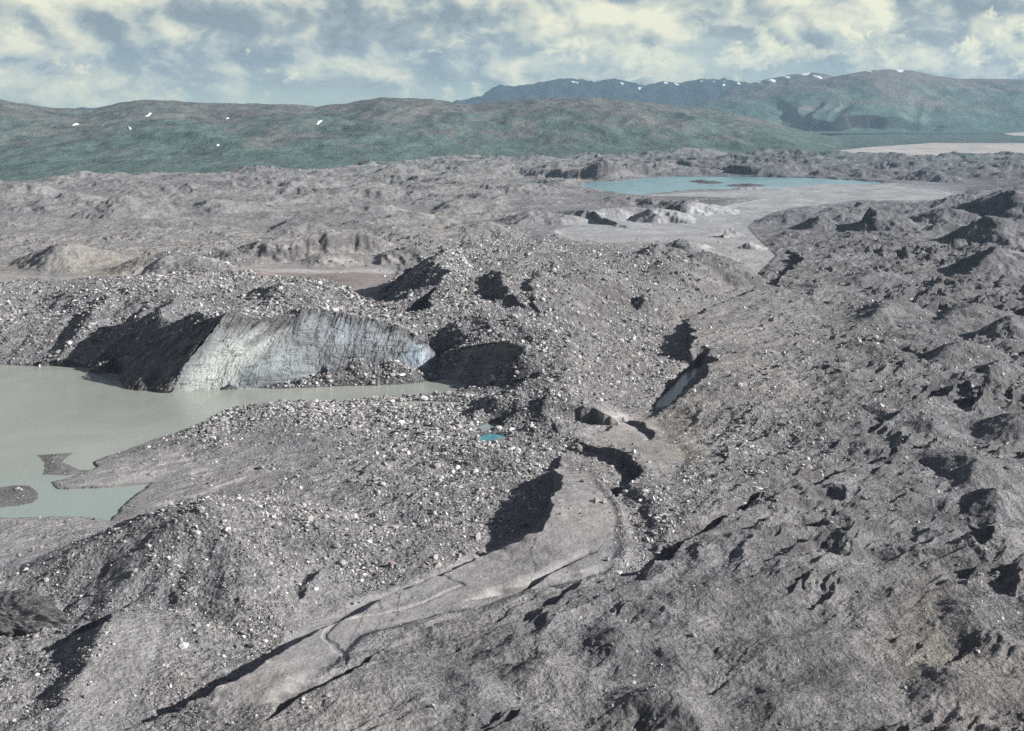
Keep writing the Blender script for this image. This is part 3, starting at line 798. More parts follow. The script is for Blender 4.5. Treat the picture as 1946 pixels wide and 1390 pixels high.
def hill_z(X, Y):
    ta = X / Y
    u = CU + FPX * ta
    zc = np.interp(ta, HA, HZ).astype(F32)
    ve = np.interp(u, [-900, 0, 400, 660, 820, 1000, 1946], [352, 352, 332, 318, 306, 300, 294])
    d0 = 100 * FPX / (ve - HORIZON) * .98
    t = (Y - d0) / (5000 - d0)
    tc = np.clip(t, 0, 1)
    prof = .35 * tc + .65 * sstep(-.25, 1.05, tc) - .65 * float(sstep(-.25, 1.05, 0.0)) * (1 - tc)
    prof = prof / (1.0)
    z = -3 + (zc + 3) * prof
    wx = X + 120 * perlin(X / 600, Y / 600, 201)
    wy = Y + 160 * perlin(X / 600, Y / 700, 202)
    env = sstep(.02, .3, t) * sstep(1.1, .75, t) * np.clip(zc / 90, 0, 1)
    z = z + env * (26 * (ridged(wx / 520, wy / 1100, 3, 203) - .5) + 9 * fbm(wx / 170, wy / 300, 4, 207))
    z = z + sstep(-.1, .2, t) * np.clip(zc / 90, .03, 1) * 2.4 * fbm(X / 45, Y / 70, 4, 211)
    return np.where(t > 1, z - (Y - 5000) * .06 * np.clip(zc / 60, 0, 1), z)


def hill_c(X, Y, z):
    u = CU + FPX * X / Y
    n = fbm(X / 260, Y / 520, 5, 220, .6)
    m = fbm(X / 70, Y / 160, 4, 226, .6)
    h = np.clip(z / 120, 0, 1)
    brown = np.clip(sstep(.3, 1.0, h + .5 * n + .25 * m), 0, 1)
    g = np.array([.104, .146, .138]) * (1 + .22 * m[:, None])
    b = np.array([.150, .146, .142]) * (1 + .2 * m[:, None])
    c = g + (b - g) * (brown * .75)[:, None]
    bare = sstep(.25, .5, fbm(X / 130, Y / 210, 4, 231) + .25 * (h - .4)) * sstep(.1, .3, h)
    return np.clip(c + (np.array([.19, .170, .165]) - c) * (bare * .5)[:, None], .01, 1)


MT_SKY = [(900, 240), (1150, 226), (1250, 213), (1310, 201), (1345, 190), (1400, 178), (1480, 165), (1560, 150), (1620, 138), (1660, 132), (1690, 130.5), (1735, 133), (1780, 143), (1830, 149),
          (1880, 149), (1946, 150), (2080, 158), (2300, 170), (2700, 190)]
MA, MZ = crest_of(MT_SKY, 9000.0)
BLUFF = [(1525, 246), (1580, 246.5), (1640, 247.5), (1700, 249), (1790, 251), (1870, 253)]


def mount_z(X, Y):
    ta = X / Y
    zc = np.interp(ta, MA, MZ).astype(F32)
    d0 = 7500.0
    t = np.clip((Y - d0) / (9000 - d0), 0, 1)
    wx = X + 200 * perlin(X / 900, Y / 900, 301)
    wy = Y + 200 * perlin(X / 900, Y / 900, 302)
    prof = .25 * t + .75 * sstep(-.1, 1.1, t)
    z = -4 + (zc + 4) * prof
    env = sstep(.02, .2, t) * sstep(1.05, .8, t) * np.clip(zc / 200, 0, 1)
    z = z + env * (16 * (ridged(wx / 420, wy / 1300, 3, 303) - .5) + 9 * fbm(wx / 260, wy / 420, 4, 307))
    wl = [(D(u, v, 7560.0)[0], 7560.0 + 60 * math.sin(u * .05)) for u, v in BLUFF]
    d, side, _ = line_dist(X, Y, wl)
    q = -d * side + 25 * perlin(X / 90, Y / 90, 310)
    ends = sstep(0, 60, X - wl[0][0]) * sstep(0, 500, wl[-1][0] - X)
    cut = (58 - 32 * sstep(wl[2][0], wl[5][0], X)) * sstep(0, 36, q) * np.exp(-(np.clip(q, 0, None) / 700) ** 2) * ends
    z = z + cut
    gu = np.zeros_like(z)      # ravines cut into the left flank
    for (u0, v0, u1, v1, dep) in ((1500, 190, 1478, 210, 20), (1545, 192, 1512, 214, 30), (1582, 184, 1560, 212, 22), (1606, 186, 1580, 216, 26), (1745, 166, 1758, 190, 18), (1768, 172, 1790, 190, 20)):
        da, db = 8100.0, 7450.0
        a, b = D(u0, v0, da), D(u1, v1, db)
        dd, ss, _ = line_dist(wx * .35 + X * .65, wy * .35 + Y * .65, [(a[0], da), (b[0], db)])
        gu = np.maximum(gu, dep * np.exp(-(dd / 55) ** 2))
    z = z - gu
    return np.where(Y > 9000, z - (Y - 9000) * .12, z)


def mount_c(X, Y, z):
    n = fbm(X / 420, Y / 700, 5, 320, .6)
    m = fbm(X / 120, Y / 200, 4, 326, .6)
    h = np.clip(z / 360, 0, 1)
    brown = sstep(.25, .95, h + .4 * n + .15 * m)
    g = np.array([.095, .150, .138]) * (1 + .3 * m[:, None])
    b = np.array([.175, .155, .155]) * (1 + .2 * m[:, None])
    c = g + (b - g) * (brown * .85)[:, None]
    wl = [(D(u, v, 7560.0)[0], 7560.0 + 60 * math.sin(u * .05)) for u, v in BLUFF]
    d, side, _ = line_dist(X, Y, wl)
    q = -d * side + 25 * perlin(X / 90, Y / 90, 310)
    ends = sstep(0, 60, X - wl[0][0]) * sstep(0, 700, wl[-1][0] - X)
    rock_shade = sstep(-6, 4, q) * sstep(80, 62, q) * ends
    c = c + (np.array([.022, .024, .030]) - c) * rock_shade[:, None]  # bluff face: dark rock, with shade worked into its colour
    d2 = X - D(1530, 200, Y)[0]
    scree = sstep(.1, .4, m + .2 * n) * np.exp(-((CU + FPX * X / Y - 1540) / 70) ** 2) * sstep(7300, 7450, Y) * sstep(8300, 8000, Y)
    c = c + (np.array([.20, .17, .16]) - c) * (scree * .7)[:, None]
    return np.clip(c, .01, 1)


SHOULDER_SKY = [(1300, 215), (1350, 195), (1380, 172), (1425, 158), (1460, 149), (1500, 141), (1545, 136.5), (1570, 140), (1600, 149), (1640, 155), (1720, 165), (2000, 190)]
SA, SZ = crest_of(SHOULDER_SKY, 11500.0)


def shoulder_z(X, Y):
    zc = np.interp(X / Y, SA, SZ).astype(F32)
    t = np.clip((Y - 9700) / 1800, 0, 1)
    z = -5 + (zc + 5) * (.4 * t + .6 * sstep(-.1, 1.1, t))
    z = z + sstep(0, .3, t) * sstep(1.02, .85, t) * (40 * (ridged(X / 420, Y / 1200, 3, 340) - .5) + 14 * fbm(X / 200, Y / 300, 3, 344))
    return np.where(Y > 11500, z - (Y - 11500) * .15, z)


def dark_c(base):
    def f(X, Y, z):
        m = fbm(X / 220, Y / 380, 4, 350, .6)
        return np.clip(np.array(base) * (1 + .35 * m[:, None]), .01, 1)
    return f


RANGE_SKY = [(-600, 214), (-100, 210), (60, 208), (100, 206.5), (160, 205.5), (220, 208), (400, 214), (700, 212), (820, 202), (860, 195), (890, 188), (915, 183), (935, 167), (950, 162), (975, 164), (1000, 161), (1030, 156.5), (1060, 150), (1085, 148.5),
             (1110, 153), (1130, 155.5), (1155, 150), (1170, 150), (1195, 156), (1222, 163), (1240, 159), (1262, 155), (1290, 157), (1325, 151), (1350, 150), (1385, 152), (1412, 156), (1440, 165), (1500, 172),
             (1700, 185), (2200, 200), (2700, 208)]
RA, RZ = crest_of(RANGE_SKY, 14000.0)


def range_z(X, Y):
    zc = np.interp(X / Y, RA, RZ).astype(F32)
    t = np.clip((Y - 12000) / 2000, 0, 1)
    z = -5 + (zc + 5) * (.3 * t + .7 * sstep(0, 1.05, t))
    env = sstep(0, .3, t) * sstep(1.02, .9, t) * np.clip(zc / 200, 0, 1)
    z = z + env * (60 * (ridged(X / 380, Y / 900, 4, 360) - .5) + 25 * fbm(X / 120, Y / 260, 3, 364))
    z = z + np.clip(zc / 300, 0, 1) * sstep(.8, 1, t) * 7 * fbm(X / 60, Y / 400, 3, 368)
    return np.where(Y > 14000, z - (Y - 14000) * .2, z)


m_hill, nt = material('tundra_slope')
pos = nt.n('ShaderNodeNewGeometry').outputs['Position']
att = nt.n('ShaderNodeAttribute', attribute_name='Col')
a1 = nt.noise(nt.map(pos, (1, .4, 1)), .016, 8, .7)
a2 = nt.noise(pos, .08, 5, .65)
a3 = nt.noise(nt.map(pos, (1, .35, 1)), .05, 5, .7)
f_ = nt.math('ADD', nt.ramp(a1, .3, .7, .87, 1.13), nt.math('ADD', nt.ramp(a2, .3, .7, -.15, .15), nt.ramp(a3, .3, .7, -.16, .16)))
c_ = nt.n('ShaderNodeVectorMath', operation='SCALE', i={0: att.outputs['Color'], 3: f_}).outputs[0]
surface(nt, c_, .95, bump(nt, nt.math('ADD', a1, nt.math('ADD', nt.math('MULTIPLY', a2, .3), nt.math('MULTIPLY', a3, .4))), 16.0, .7), .05)

polar_sheet('hill', -36, 40, 900, 1900, 9000, 420, hill_z, hill_c, m_hill, 1.5)
polar_sheet('mountain', 2, 36, 620, 6500, 10200, 300, mount_z, mount_c, m_hill, 1.0)
polar_sheet('snowy_mountain', 6, 24, 300, 9600, 12000, 120, shoulder_z, dark_c((.105, .098, .10)), m_hill, 1.0)
polar_sheet('mountain_range', -36, 38, 1500, 11900, 14600, 130, range_z, dark_c((.016, .024, .032)), m_hill, .8)

m_gravel, nt = material('pale_river_gravel')
pos = nt.n('ShaderNodeNewGeometry').outputs['Position']
a1 = nt.noise(nt.map(pos, (.5, .16, 1)), .02, 6, .6, 1.5)
surface(nt, nt.mix(nt.ramp(a1, .35, .65), rgb(.36, .345, .335), rgb(.52, .50, .48)), .95)


def flat_poly(name, pts, z, mat, **props):
    me = bpy.data.meshes.new(name)
    me.from_pydata([(x, y, z) for x, y in pts], [], [list(range(len(pts)))])
    me.update()
    if me.polygons[0].normal.z < 0:
        me.flip_normals()
    return link(name, me, mat, **props)


flat_poly('gravel_plain', [P(*p) for p in ((1530, 292.5), (1600, 286), (1650, 281), (1740, 275), (1830, 269), (1946, 264), (2150, 256), (2800, 248), (2900, 300), (1946, 300), (1700, 300), (1560, 300))], 1.2, m_gravel, kind='structure')
flat_poly('gravel_plain', [P(*p) for p in ((1905, 255), (1930, 253), (1990, 251), (2100, 249.5), (2100, 252), (1960, 260), (1925, 259))], 1.6, m_gravel, kind='structure')


def hit(u, v, zf, d0, d1, n=1500):
    d = np.linspace(d0, d1, n)
    x, z = D(u, v, d)
    g = zf(x.astype(F32), d.astype(F32))
    k = np.nonzero(g >= z)[0]
    if not len(k):
        return None
    return float(x[k[0]]), float(d[k[0]])


m_snow, nt = material('old_snow')
obj = nt.n('ShaderNodeNewGeometry').outputs['Position']
surface(nt, nt.mix(nt.noise(obj, .05, 4), rgb(.70, .72, .76), rgb(.88, .88, .88)), .7, None, .2)


def snow(u, v, wpx, hpx, zf, d0, d1, label, tilt=0.0, grp=None):
    h = hit(u, v, zf, d0, d1)
    if h is None:
        return
    x0, y0 = h
    px = y0 / FPX * .8
    n, r_ = 26, 5
    vs, fs = [], []
    ph = u * 1.7
    rx = wpx * .5 * px
    # stretch along the slope so that it keeps its height on the hillside
    s0 = float(zf(np.array([x0], F32), np.array([y0 + 60], F32))[0] - zf(np.array([x0], F32), np.array([y0 - 10], F32))[0]) / 70
    ry = hpx * .5 * px / max(.06, s0 + (100 - float(zf(np.array([x0], F32), np.array([y0], F32))[0])) / y0)
    ry = min(ry, 160)
    pts = []
    for j in range(r_ + 1):
        for i in range(n):
            a = 2 * math.pi * i / n
            k = (j / r_) * (1 + .22 * math.sin(2 * a + ph) + .15 * math.sin(3 * a + 2 * ph) + .1 * math.sin(5 * a + ph * 3))
            ax, ay = rx * k * math.cos(a), ry * k * math.sin(a)
            pts.append((x0 + ax + tilt * ay, y0 + ay, 1.0 - (j / r_) ** 2))
    q = np.array(pts, F32)
    z = zf(q[:, 0], q[:, 1]) + 2.2 * q[:, 2] - .6 * (q[:, 2] < .05) + .5
    f = []
    for j in range(r_):
        for i in range(n):
            f.append((j * n + i, (j + 1) * n + i, (j + 1) * n + (i + 1) % n, j * n + (i + 1) % n))
    vv = np.stack([q[:, 0] - x0, q[:, 1] - y0, z - z[0]], 1)
    o = link('snow_patch', mesh_from('snow_patch', vv, np.array(f, np.int32)), m_snow, label=label, category='snow patch')
    o.location = (x0, y0, float(z[0]))
    o['group'] = grp or 'snow patches on the hills'


HS, RS, MS = 'snow patches on the green hillside', 'snow patches on the distant blue mountains', 'snow patches on the snowy mountain'
snow(246, 245, 9, 5, hill_z, 2300, 5200, 'largest white snow patch of the left green hillside, below the rounded summit', -.3, HS)
snow(143, 237, 6, 3, hill_z, 2300, 5200, 'small snow patch farthest left on the green hillside', 0, HS)
snow(283, 219, 5, 3.4, hill_z, 2300, 5200, 'tiny round snow patch high up under the rounded green summit', 0, HS)
snow(432, 226, 5, 3.4, hill_z, 2300, 5200, 'tiny snow patch near the middle of the green hill crest', 0, HS)
snow(606, 233, 9, 4, hill_z, 2300, 5200, 'flat white snow patch under the dip in the green hill crest', 0, HS)
snow(414, 277, 5, 3, hill_z, 2300, 5200, 'lowest snow patch, halfway down the green hillside', 0, HS)
snow(1092, 157, 16, 5, range_z, 12000, 14200, 'streaked snow patch beside the tallest peak of the dark blue range', -.6, RS)
snow(1182, 159, 9, 3, range_z, 12000, 14200, 'faint snow patch right of the second dark blue peak', 0, RS)
snow(1216, 168, 9, 5, range_z, 12000, 14200, 'lone snow patch low at the end of the dark blue peaks', 0, RS)
snow(1265, 158, 8, 4, range_z, 12000, 14200, 'left snow patch of a pair on the low shoulder of the blue range', 0, RS)
snow(1285, 160, 12, 4, range_z, 12000, 14200, 'right snow patch of a pair on the low shoulder of the blue range', 0, RS)
snow(1333, 155, 8, 3, range_z, 12000, 14200, 'small snow patch atop the flat right-hand blue summit', 0, RS)
snow(1358, 156, 7, 4.5, range_z, 12000, 14200, 'first of the blocky snow patches near the end of the blue range', 0, RS)
snow(1380, 156, 8, 5, range_z, 12000, 14200, 'middle one of the blocky snow patches near the end of the blue range', 0, RS)
snow(1404, 159, 9, 5, range_z, 12000, 14200, 'last blocky snow patch where the blue range meets the snowy mountain', 0, RS)
snow(1375, 162, 7, 4, range_z, 12000, 14200, 'lower snow patch under the blocky ones on the blue range', 0, RS)
snow(1556, 147, 13, 11, shoulder_z, 9700, 11600, 'bright broad snow patch near the top of the snowy mountain', -.4, MS)
snow(1530, 141, 26, 3, shoulder_z, 9700, 11600, 'long thin snow streak along the crest of the snowy mountain', 0, MS)
snow(1492, 146, 14, 5, shoulder_z, 9700, 11600, 'snow patch on the left part of the snowy mountain crest', 0, MS)
snow(1465, 152, 20, 4, shoulder_z, 9700, 11600, 'slanting snow streak down the left ridge of the snowy mountain', 0, MS)
snow(1440, 157, 12, 3, shoulder_z, 9700, 11600, 'lowest thin snow streak on the left ridge of the snowy mountain', 0, MS)
snow(1708, 134, 16, 4, mount_z, 7000, 9100, 'snow patch just below the top of the broad green mountain', 0, 'snow patches on the broad mountain')
snow(1650, 136, 10, 3, mount_z, 7000, 9100, 'small snow streak left of the broad green mountain top', 0, 'snow patches on the broad mountain')

# ------------------------------------------------------------------ water
def water_mat(name, c, rough=.12, scale=.5, bmp=.02, spec=.5, shallow=None):
    m, nt = material(name)
    pos = nt.n('ShaderNodeNewGeometry').outputs['Position']
    a = nt.noise(nt.map(pos, (1, 1.7, 1)), scale, 4, .6)
    b = nt.noise(nt.map(pos, (1, .6, 1)), .016, 5, .6, 1.2)
    col = nt.mix(nt.ramp(b, .35, .65), rgb(*[k * .86 for k in c]), rgb(*[min(1, k * 1.12) for k in c]))
    if shallow:
        yy = nt.math('ADD', nt.xyz(pos)[1], nt.ramp(b, 0, 1, -14, 14))
        col = nt.mix(nt.ramp(yy, 400, 358, 0, .7, True), col, rgb(*shallow))
    surface(nt, col, rough, bump(nt, a, bmp, 1.0), spec, IOR=1.33)
    return m


m_murky = water_mat('murky_melt_water', (.36, .385, .345), .2, .6, .10, shallow=(.315, .405, .385))
m_blue = water_mat('blue_melt_water', (.22, .385, .43), .25, .25, .12)
m_turq = water_mat('turquoise_melt_water', (.10, .30, .36), .2, .8, .03)
m_icy = water_mat('pale_icy_water', (.30, .37, .40), .2, .8, .03)


def grow(poly, k):
    pts = np.array([P(*p) for p in poly])
    c = pts.mean(0)
    out = []
    n = len(pts)
    area = sum(pts[i][0] * pts[(i + 1) % n][1] - pts[(i + 1) % n][0] * pts[i][1] for i in range(n))
    for i in range(n):
        e = pts[(i + 1) % n] - pts[i - 1]
        nn = np.array([e[1], -e[0]]) / (np.linalg.norm(e) + 1e-9) * (1 if area > 0 else -1)
        out.append(tuple(pts[i] + nn * k))
    return out


flat_poly('lake', [P(*p) for p in ((-420, 680), (130, 684), (240, 700), (330, 706), (560, 706), (830, 700), (905, 722), (905, 745), (860, 752), (700, 762), (560, 772), (470, 782), (400, 822), (260, 880), (300, 915), (310, 935), (235, 1005), (-330, 1010))], 0, m_murky, kind='structure')
flat_poly('lake', grow(FAR_LAKE, 14), 0, m_blue, kind='structure')
flat_poly('lake_arm', grow(FAR_ARM, 10), 0, m_blue, kind='structure')
flat_poly('pond', grow(SIDE_POND, 1.6), 0, m_murky, kind='structure')
flat_poly('pond', grow(TURQ_POND, 1.5), 0, m_turq, kind='structure')
flat_poly('pond', grow(PALE_POND, 1.5), 0, m_icy, kind='structure')
flat_poly('pond', grow(SMALL_POND, 1.2), 0, m_turq, kind='structure')
flat_poly('stream_pool', grow(ICE_POOL, 1.0), 0, water_mat('dark_stream_water', (.07, .10, .13), .15, .8, .05), kind='structure')

# ------------------------------------------------------------------ bare ice
m_ice, nt = material('dirty_glacier_ice')
pos = nt.n('ShaderNodeNewGeometry').outputs['Position']
att = nt.n('ShaderNodeAttribute', attribute_name='Col')
a1 = nt.noise(nt.map(pos, (1, 1, .7)), .9, 7, .7)
a2 = nt.noise(nt.map(pos, (.2, .2, 1.8)), 1.2, 5, .65)
f_ = nt.math('ADD', nt.ramp(a1, .3, .7, .82, 1.16), nt.ramp(a2, .3, .7, -.1, .1))
c_ = nt.n('ShaderNodeVectorMath', operation='SCALE', i={0: att.outputs['Color'], 3: f_}).outputs[0]
surface(nt, c_, .42, bump(nt, nt.math('ADD', a1, a2), .35, .7), .35)


def cracks(S, T, w, sx, sy, seed, ang=0.0):
    a, b_ = math.cos(ang), math.sin(ang)
    x, y = S * a - T * b_, S * b_ + T * a
    x = x + 1.2 * perlin(S / 5, T / 5, seed + 5)
    n = np.abs(perlin(x / sx, y / sy, seed))
    return sstep(w, w * .25, n) * sstep(-.15, .25, perlin(S / 8, T / 8, seed + 9))


def ice_wall(key, ns, nt_, bulge, colour, label, amp=1.0, lip=7.0, name='ice_cliff'):
    bp, rp = ICE_FACES[key]
    b, r = resample(bp, ns), resample(rp, ns)
    s = np.concatenate([[0], np.cumsum(np.linalg.norm(np.diff((b + r) / 2, axis=0), axis=1))])
    dirv = r - b
    hz = dirv[:, :2] / (np.linalg.norm(dirv[:, :2], axis=1, keepdims=True) + 1e-6)
    tlist = np.linspace(-.06, 1.0, nt_)
    rows, ss, ts = [], [], []
    for t in tlist:
        p = b + dirv * t
        out = bulge * math.sin(math.pi * max(t, 0) ** .8)
        p = p.copy()
        p[:, :2] -= hz * out * (r[:, 2:3] / 20)
        rows.append(p)
        ss.append(s)
        ts.append(t * np.maximum(r[:, 2], 6))
    for q in range(1, 6):      # the top bends back under the rubble
        p = r.copy()
        p[:, :2] += hz * lip * q / 5
        p[:, 2] -= .5 * q + .1 * q * q
        rows.append(p)
        ss.append(s)
        ts.append(np.maximum(r[:, 2], 6) + q)
    V_ = np.stack(rows)
    S, T = np.stack(ss).astype(F32), np.stack(ts).astype(F32)
    kq = np.zeros(V_.shape[0])
    kq[:nt_] = 1
    disp = .8 * fbm(S / 9, T / 12, 5, 401, .55) + .40 * fbm(S / 2.6, T / 3.2, 4, 405, .6) + .28 * (ridged(S / 14, T / 1.9, 3, 409) - .5) + 1.5 * fbm(S / 24, T / 30, 2, 412) - .25 * cracks(S, T, .1, 2.2, 10, 445) - .35 * cracks(S, T, .08, 12, 1.7, 457, .12)
    disp = disp * amp * kq[:, None]
    nx = -hz[None, :, 0] * .9
    ny = -hz[None, :, 1] * .9
    V_[:, :, 0] += disp * nx
    V_[:, :, 1] += disp * ny
    V_[:, :, 2] += disp * .3
    rimw = (tlist ** 6)[:, None] if False else np.concatenate([np.clip(tlist, 0, 1) ** 5, np.ones(5)])[:, None]
    V_[:, :, 2] += rimw * (1.9 * fbm(S / 9, S / 18, 4, 415) + .5 * fbm(S / 1.4, S / 3, 2, 418)) * np.minimum(1, r[:, 2] / 8)[None, :]
    me = mesh_from(name, V_.reshape(-1, 3), grid_faces(*V_.shape[:2])[:, ::-1])
    sn = S / S.max()
    tn = T / np.maximum(r[None, :, 2], 6)
    c = colour(S, T, sn, tn)
    set_col(me, 'Col', np.concatenate([c.reshape(-1, 3), np.ones((c.shape[0] * c.shape[1], 1))], 1))
    return link(name, me, m_ice, label=label, category='ice cliff')


def main_ice(S, T, sn, tn):
    g = fbm(S / 11, T / 9, 4, 420)
    st = perlin(S / 1.1, T / 18, 424) + .6 * perlin(S / .5, T / 10, 425)
    la = perlin(S / 18, T / .9, 427)
    c = np.array([.165, .165, .172]) * (1 + .38 * g + .09 * st * sstep(.3, .9, tn) + .2 * la)[..., None]
    blue = sstep(.0, .5, fbm(S / 10, T / 14, 3, 430) + .35 * np.sin(sn * 9)) * sstep(.33, .5, sn) * sstep(1.02, .8, tn)
    c = c + (np.array([.25, .30, .345]) - c) * (.5 * blue)[..., None]
    dirty = sstep(.5, 1.0, tn + .35 * g) * sstep(.42, .3, sn)
    c = c + (np.array([.20, .178, .170]) - c) * (.8 * dirty)[..., None]
    low = np.exp(-((sn - .12 - .10 * tn) / .12) ** 2) * sstep(.95, .55, tn + .25 * g)
    c = c + (np.array([.50, .495, .445]) - c) * np.clip(1.1 * low, 0, .95)[..., None]
    mid = sstep(.18, .3, sn) * sstep(.55, .38, sn) * sstep(.62, .35, tn) * sstep(-.3, .3, g)
    c = c + (np.array([.27, .285, .285]) - c) * (.7 * mid)[..., None]
    wst = np.exp(-((sn - .93) / .02) ** 2) * sstep(.2, .5, tn) * sstep(.95, .7, tn)
    c = c + (np.array([.7, .74, .76]) - c) * (.35 * wst)[..., None]
    k = np.maximum.reduce([cracks(S, T, .05, 7, 1.0, 440) * .8, cracks(S, T, .05, .9, 9, 445) * .8, cracks(S, T, .04, 8, 1.6, 450, .8) * .5, cracks(S, T, .035, 9, 2.4, 455, -.5) * .5, cracks(S, T, .05, 12, 1.7, 457, .12) * .9])
    band = sstep(.84, .97, tn + .10 * perlin(S / 3, T / 2, 460) + .10 * g) * .85
    band = np.maximum(band, .6 * sstep(.5, .8, ridged(S / 22, T / 3.0, 3, 462)) * sstep(.1, .5, fbm(S / 9, T / 5, 3, 464)))
    patch = np.exp(-((sn - .385) / .022) ** 2) * sstep(.55, .75, tn) * .9
    k = np.maximum.reduce([k * .85, band, patch])
    return np.clip(c * np.array([.92, 1.0, 1.07]) * (1 - .8 * k)[..., None], .01, .95)


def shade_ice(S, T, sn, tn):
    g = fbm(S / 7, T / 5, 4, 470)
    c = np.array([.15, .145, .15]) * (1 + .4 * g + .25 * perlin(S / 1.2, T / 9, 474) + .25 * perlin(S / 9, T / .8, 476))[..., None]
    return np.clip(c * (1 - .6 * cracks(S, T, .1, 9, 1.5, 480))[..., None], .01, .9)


ice_wall('main', 900, 240, 2.2, main_ice, 'grey and cream cracked ice cliff standing above the murky lake', .8)
def flank_ice(S, T, sn, tn):
    g = fbm(S / 6, T / 7, 4, 484)
    strk = sstep(.1, .45, perlin((S - 1.2 * T) / 3.2, T / 30, 487) + .3 * g)
    c = np.array([.10, .093, .096]) * (1 + .5 * g)[..., None]
    return np.clip(c + (np.array([.24, .23, .22]) - c) * (strk * .6)[..., None], .01, .9)


ice_wall('flank', 420, 200, 1.2, flank_ice, 'dark debris-streaked flank of the ice prow sloping into the murky lake', 1.3)
ice_wall('shade', 420, 150, -2.5, shade_ice, 'dark shaded ice wall at the inner end of the murky lake', .9)


def ice_dome(cx, cy, z0, rx, ry, h, label, yaw=0.0, colf=None, name='ice_block', cat='ice block', n=(120, 60)):
    na, nr = n
    a = np.linspace(0, 2 * np.pi, na + 1)[:-1]
    t = np.linspace(0, 1, nr)
    A, Tt = np.meshgrid(a, t)
    k = np.cos(Tt * np.pi / 2) ** .55
    x = rx * k * np.sign(np.cos(A)) * np.abs(np.cos(A)) ** .8
    y = ry * k * np.sign(np.sin(A)) * np.abs(np.sin(A)) ** .8
    z = h * np.sin(Tt * np.pi / 2) ** .9 - .1 * h
    w = fbm((x * 2.4 / rx + 9).astype(F32), (y * 2.4 / ry + z / h * 2).astype(F32), 5, 490, .55)
    x, y, z = x * (1 + .24 * w), y * (1 + .24 * w), z * (1 + .16 * w) + .25 * fbm((x / 1.3).astype(F32), (y / 1.3 + z / 1.1).astype(F32), 4, 498, .6)
    c_, s_ = math.cos(yaw), math.sin(yaw)
    V_ = np.stack([x * c_ - y * s_, x * s_ + y * c_, z], -1)
    f = grid_faces(nr, na)
    wrap = np.array([(j * na + na - 1, j * na, (j + 1) * na, (j + 1) * na + na - 1) for j in range(nr - 1)], np.int32)
    me = mesh_from(name, V_.reshape(-1, 3), np.concatenate([f, wrap]))
    g = fbm((x / 2.2 + y / 3).astype(F32), (z / 1.6 + y / 5).astype(F32), 5, 495, .6)
    col = np.array(colf or (.10, .10, .105)) * (1 + .45 * g)[..., None]
    set_col(me, 'Col', np.concatenate([np.clip(col, .01, .95).reshape(-1, 3), np.ones((na * nr, 1))], 1))
    o = link(name, me, m_ice, label=label, category=cat)
    o.location = (cx, cy, z0)
    return o


bx, by = P(22, 1218)
ice_dome(bx - 6, by + 7, float(ground_z(bx, by)) - 1.6, 13, 8, 8.5, 'dark rounded ice block at the foot of the stony slope', .15, (.07, .07, .075), n=(260, 130))
fx, fy = P(167, 719)
ice_dome(fx, fy, 0, 1.6, .9, .75, 'small white ice floe drifting on the murky lake', .2, (.8, .8, .74), 'ice_floe', 'ice floe', (24, 10))

# ------------------------------------------------------------------ loose stones
def ico():
    import bmesh
    bm = bmesh.new()
    bmesh.ops.create_icosphere(bm, subdivisions=1, radius=1.0)
    v = np.array([q.co[:] for q in bm.verts], F32)
    f = np.array([[q.index for q in p.verts] for p in bm.faces], np.int32)
    bm.free()
    return v, f


ICO_V, ICO_F = ico()
d_all = np.hypot(gx, gy)
cellA = (np.gradient(RR)[:, None] * (np.gradient(AZ)[None, :] * RR[:, None])).ravel()
sfield = np.clip(STONY, 0, 1.2)
bank = np.exp(-((GU - 640) / 260) ** 2 - ((GV - 795) / 38) ** 2)
clump = sstep(-.3, .55, fbm(gx / 13, gy / 13, 4, 500)) ** 1.3 + .9 * bank
inview = (GU > -60) & (GU < 2010) & (GV < 1430) & (d_all < 1150)
dens = sfield ** 1.35 * (.25 + .95 * clump) / (.0011 * d_all) ** 1.55 * inview * (Z > .12)
wgt = dens * cellA
wgt[~np.isfinite(wgt)] = 0
NS = 150000
pick = rng.choice(len(wgt), NS, p=wgt / wgt.sum())
jx = gx[pick] + rng.normal(0, .4, NS)
jy = gy[pick] + rng.normal(0, .4, NS)
jd = np.hypot(jx, jy)
rad = (.00045 * jd * np.exp(rng.normal(-.16, .62, NS)) * (.75 + .5 * sfield[pick])).astype(F32)
rad = np.clip(rad, .10, 1.15)
jz = ground_z(jx, jy)
base = np.array([.385, .375, .375])
lum = np.exp(rng.normal(-.35, .48, NS))
lum = np.where(rng.random(NS) < .14, lum * 1.7, lum)
scol = np.clip(base * lum[:, None] * (1 + rng.normal(0, .014, (NS, 3))), .05, .60)


def stone_mesh(name, px, py, pz, r, col):
    n = len(px)
    v = ICO_V[None] * (1 + rng.normal(0, .2, (n, len(ICO_V), 1)))
    sc = np.exp(rng.normal(0, .22, (n, 1, 3)))
    sc[:, :, 2] *= .72
    v = v * sc * r[:, None, None]
    a = rng.uniform(0, 2 * np.pi, n)
    c_, s_ = np.cos(a)[:, None], np.sin(a)[:, None]
    x = v[:, :, 0] * c_ - v[:, :, 1] * s_ + px[:, None]
    y = v[:, :, 0] * s_ + v[:, :, 1] * c_ + py[:, None]
    z = v[:, :, 2] + (pz + r * .22)[:, None]
    V_ = np.stack([x, y, z], -1).reshape(-1, 3)
    f = (ICO_F[None] + (np.arange(n) * len(ICO_V))[:, None, None]).reshape(-1, 3)
    me = mesh_from(name, V_, None, False, f)
    cc = np.repeat(np.concatenate([col, np.ones((n, 1))], 1), len(ICO_V), 0)
    set_col(me, 'Col', cc)
    return me


link('rubble', stone_mesh('rubble', jx, jy, jz, rad, scol), m_stone, kind='stuff', label='countless small grey stones strewn over the moraine', category='rubble')
print('stones', round(time.time() - T0, 1))

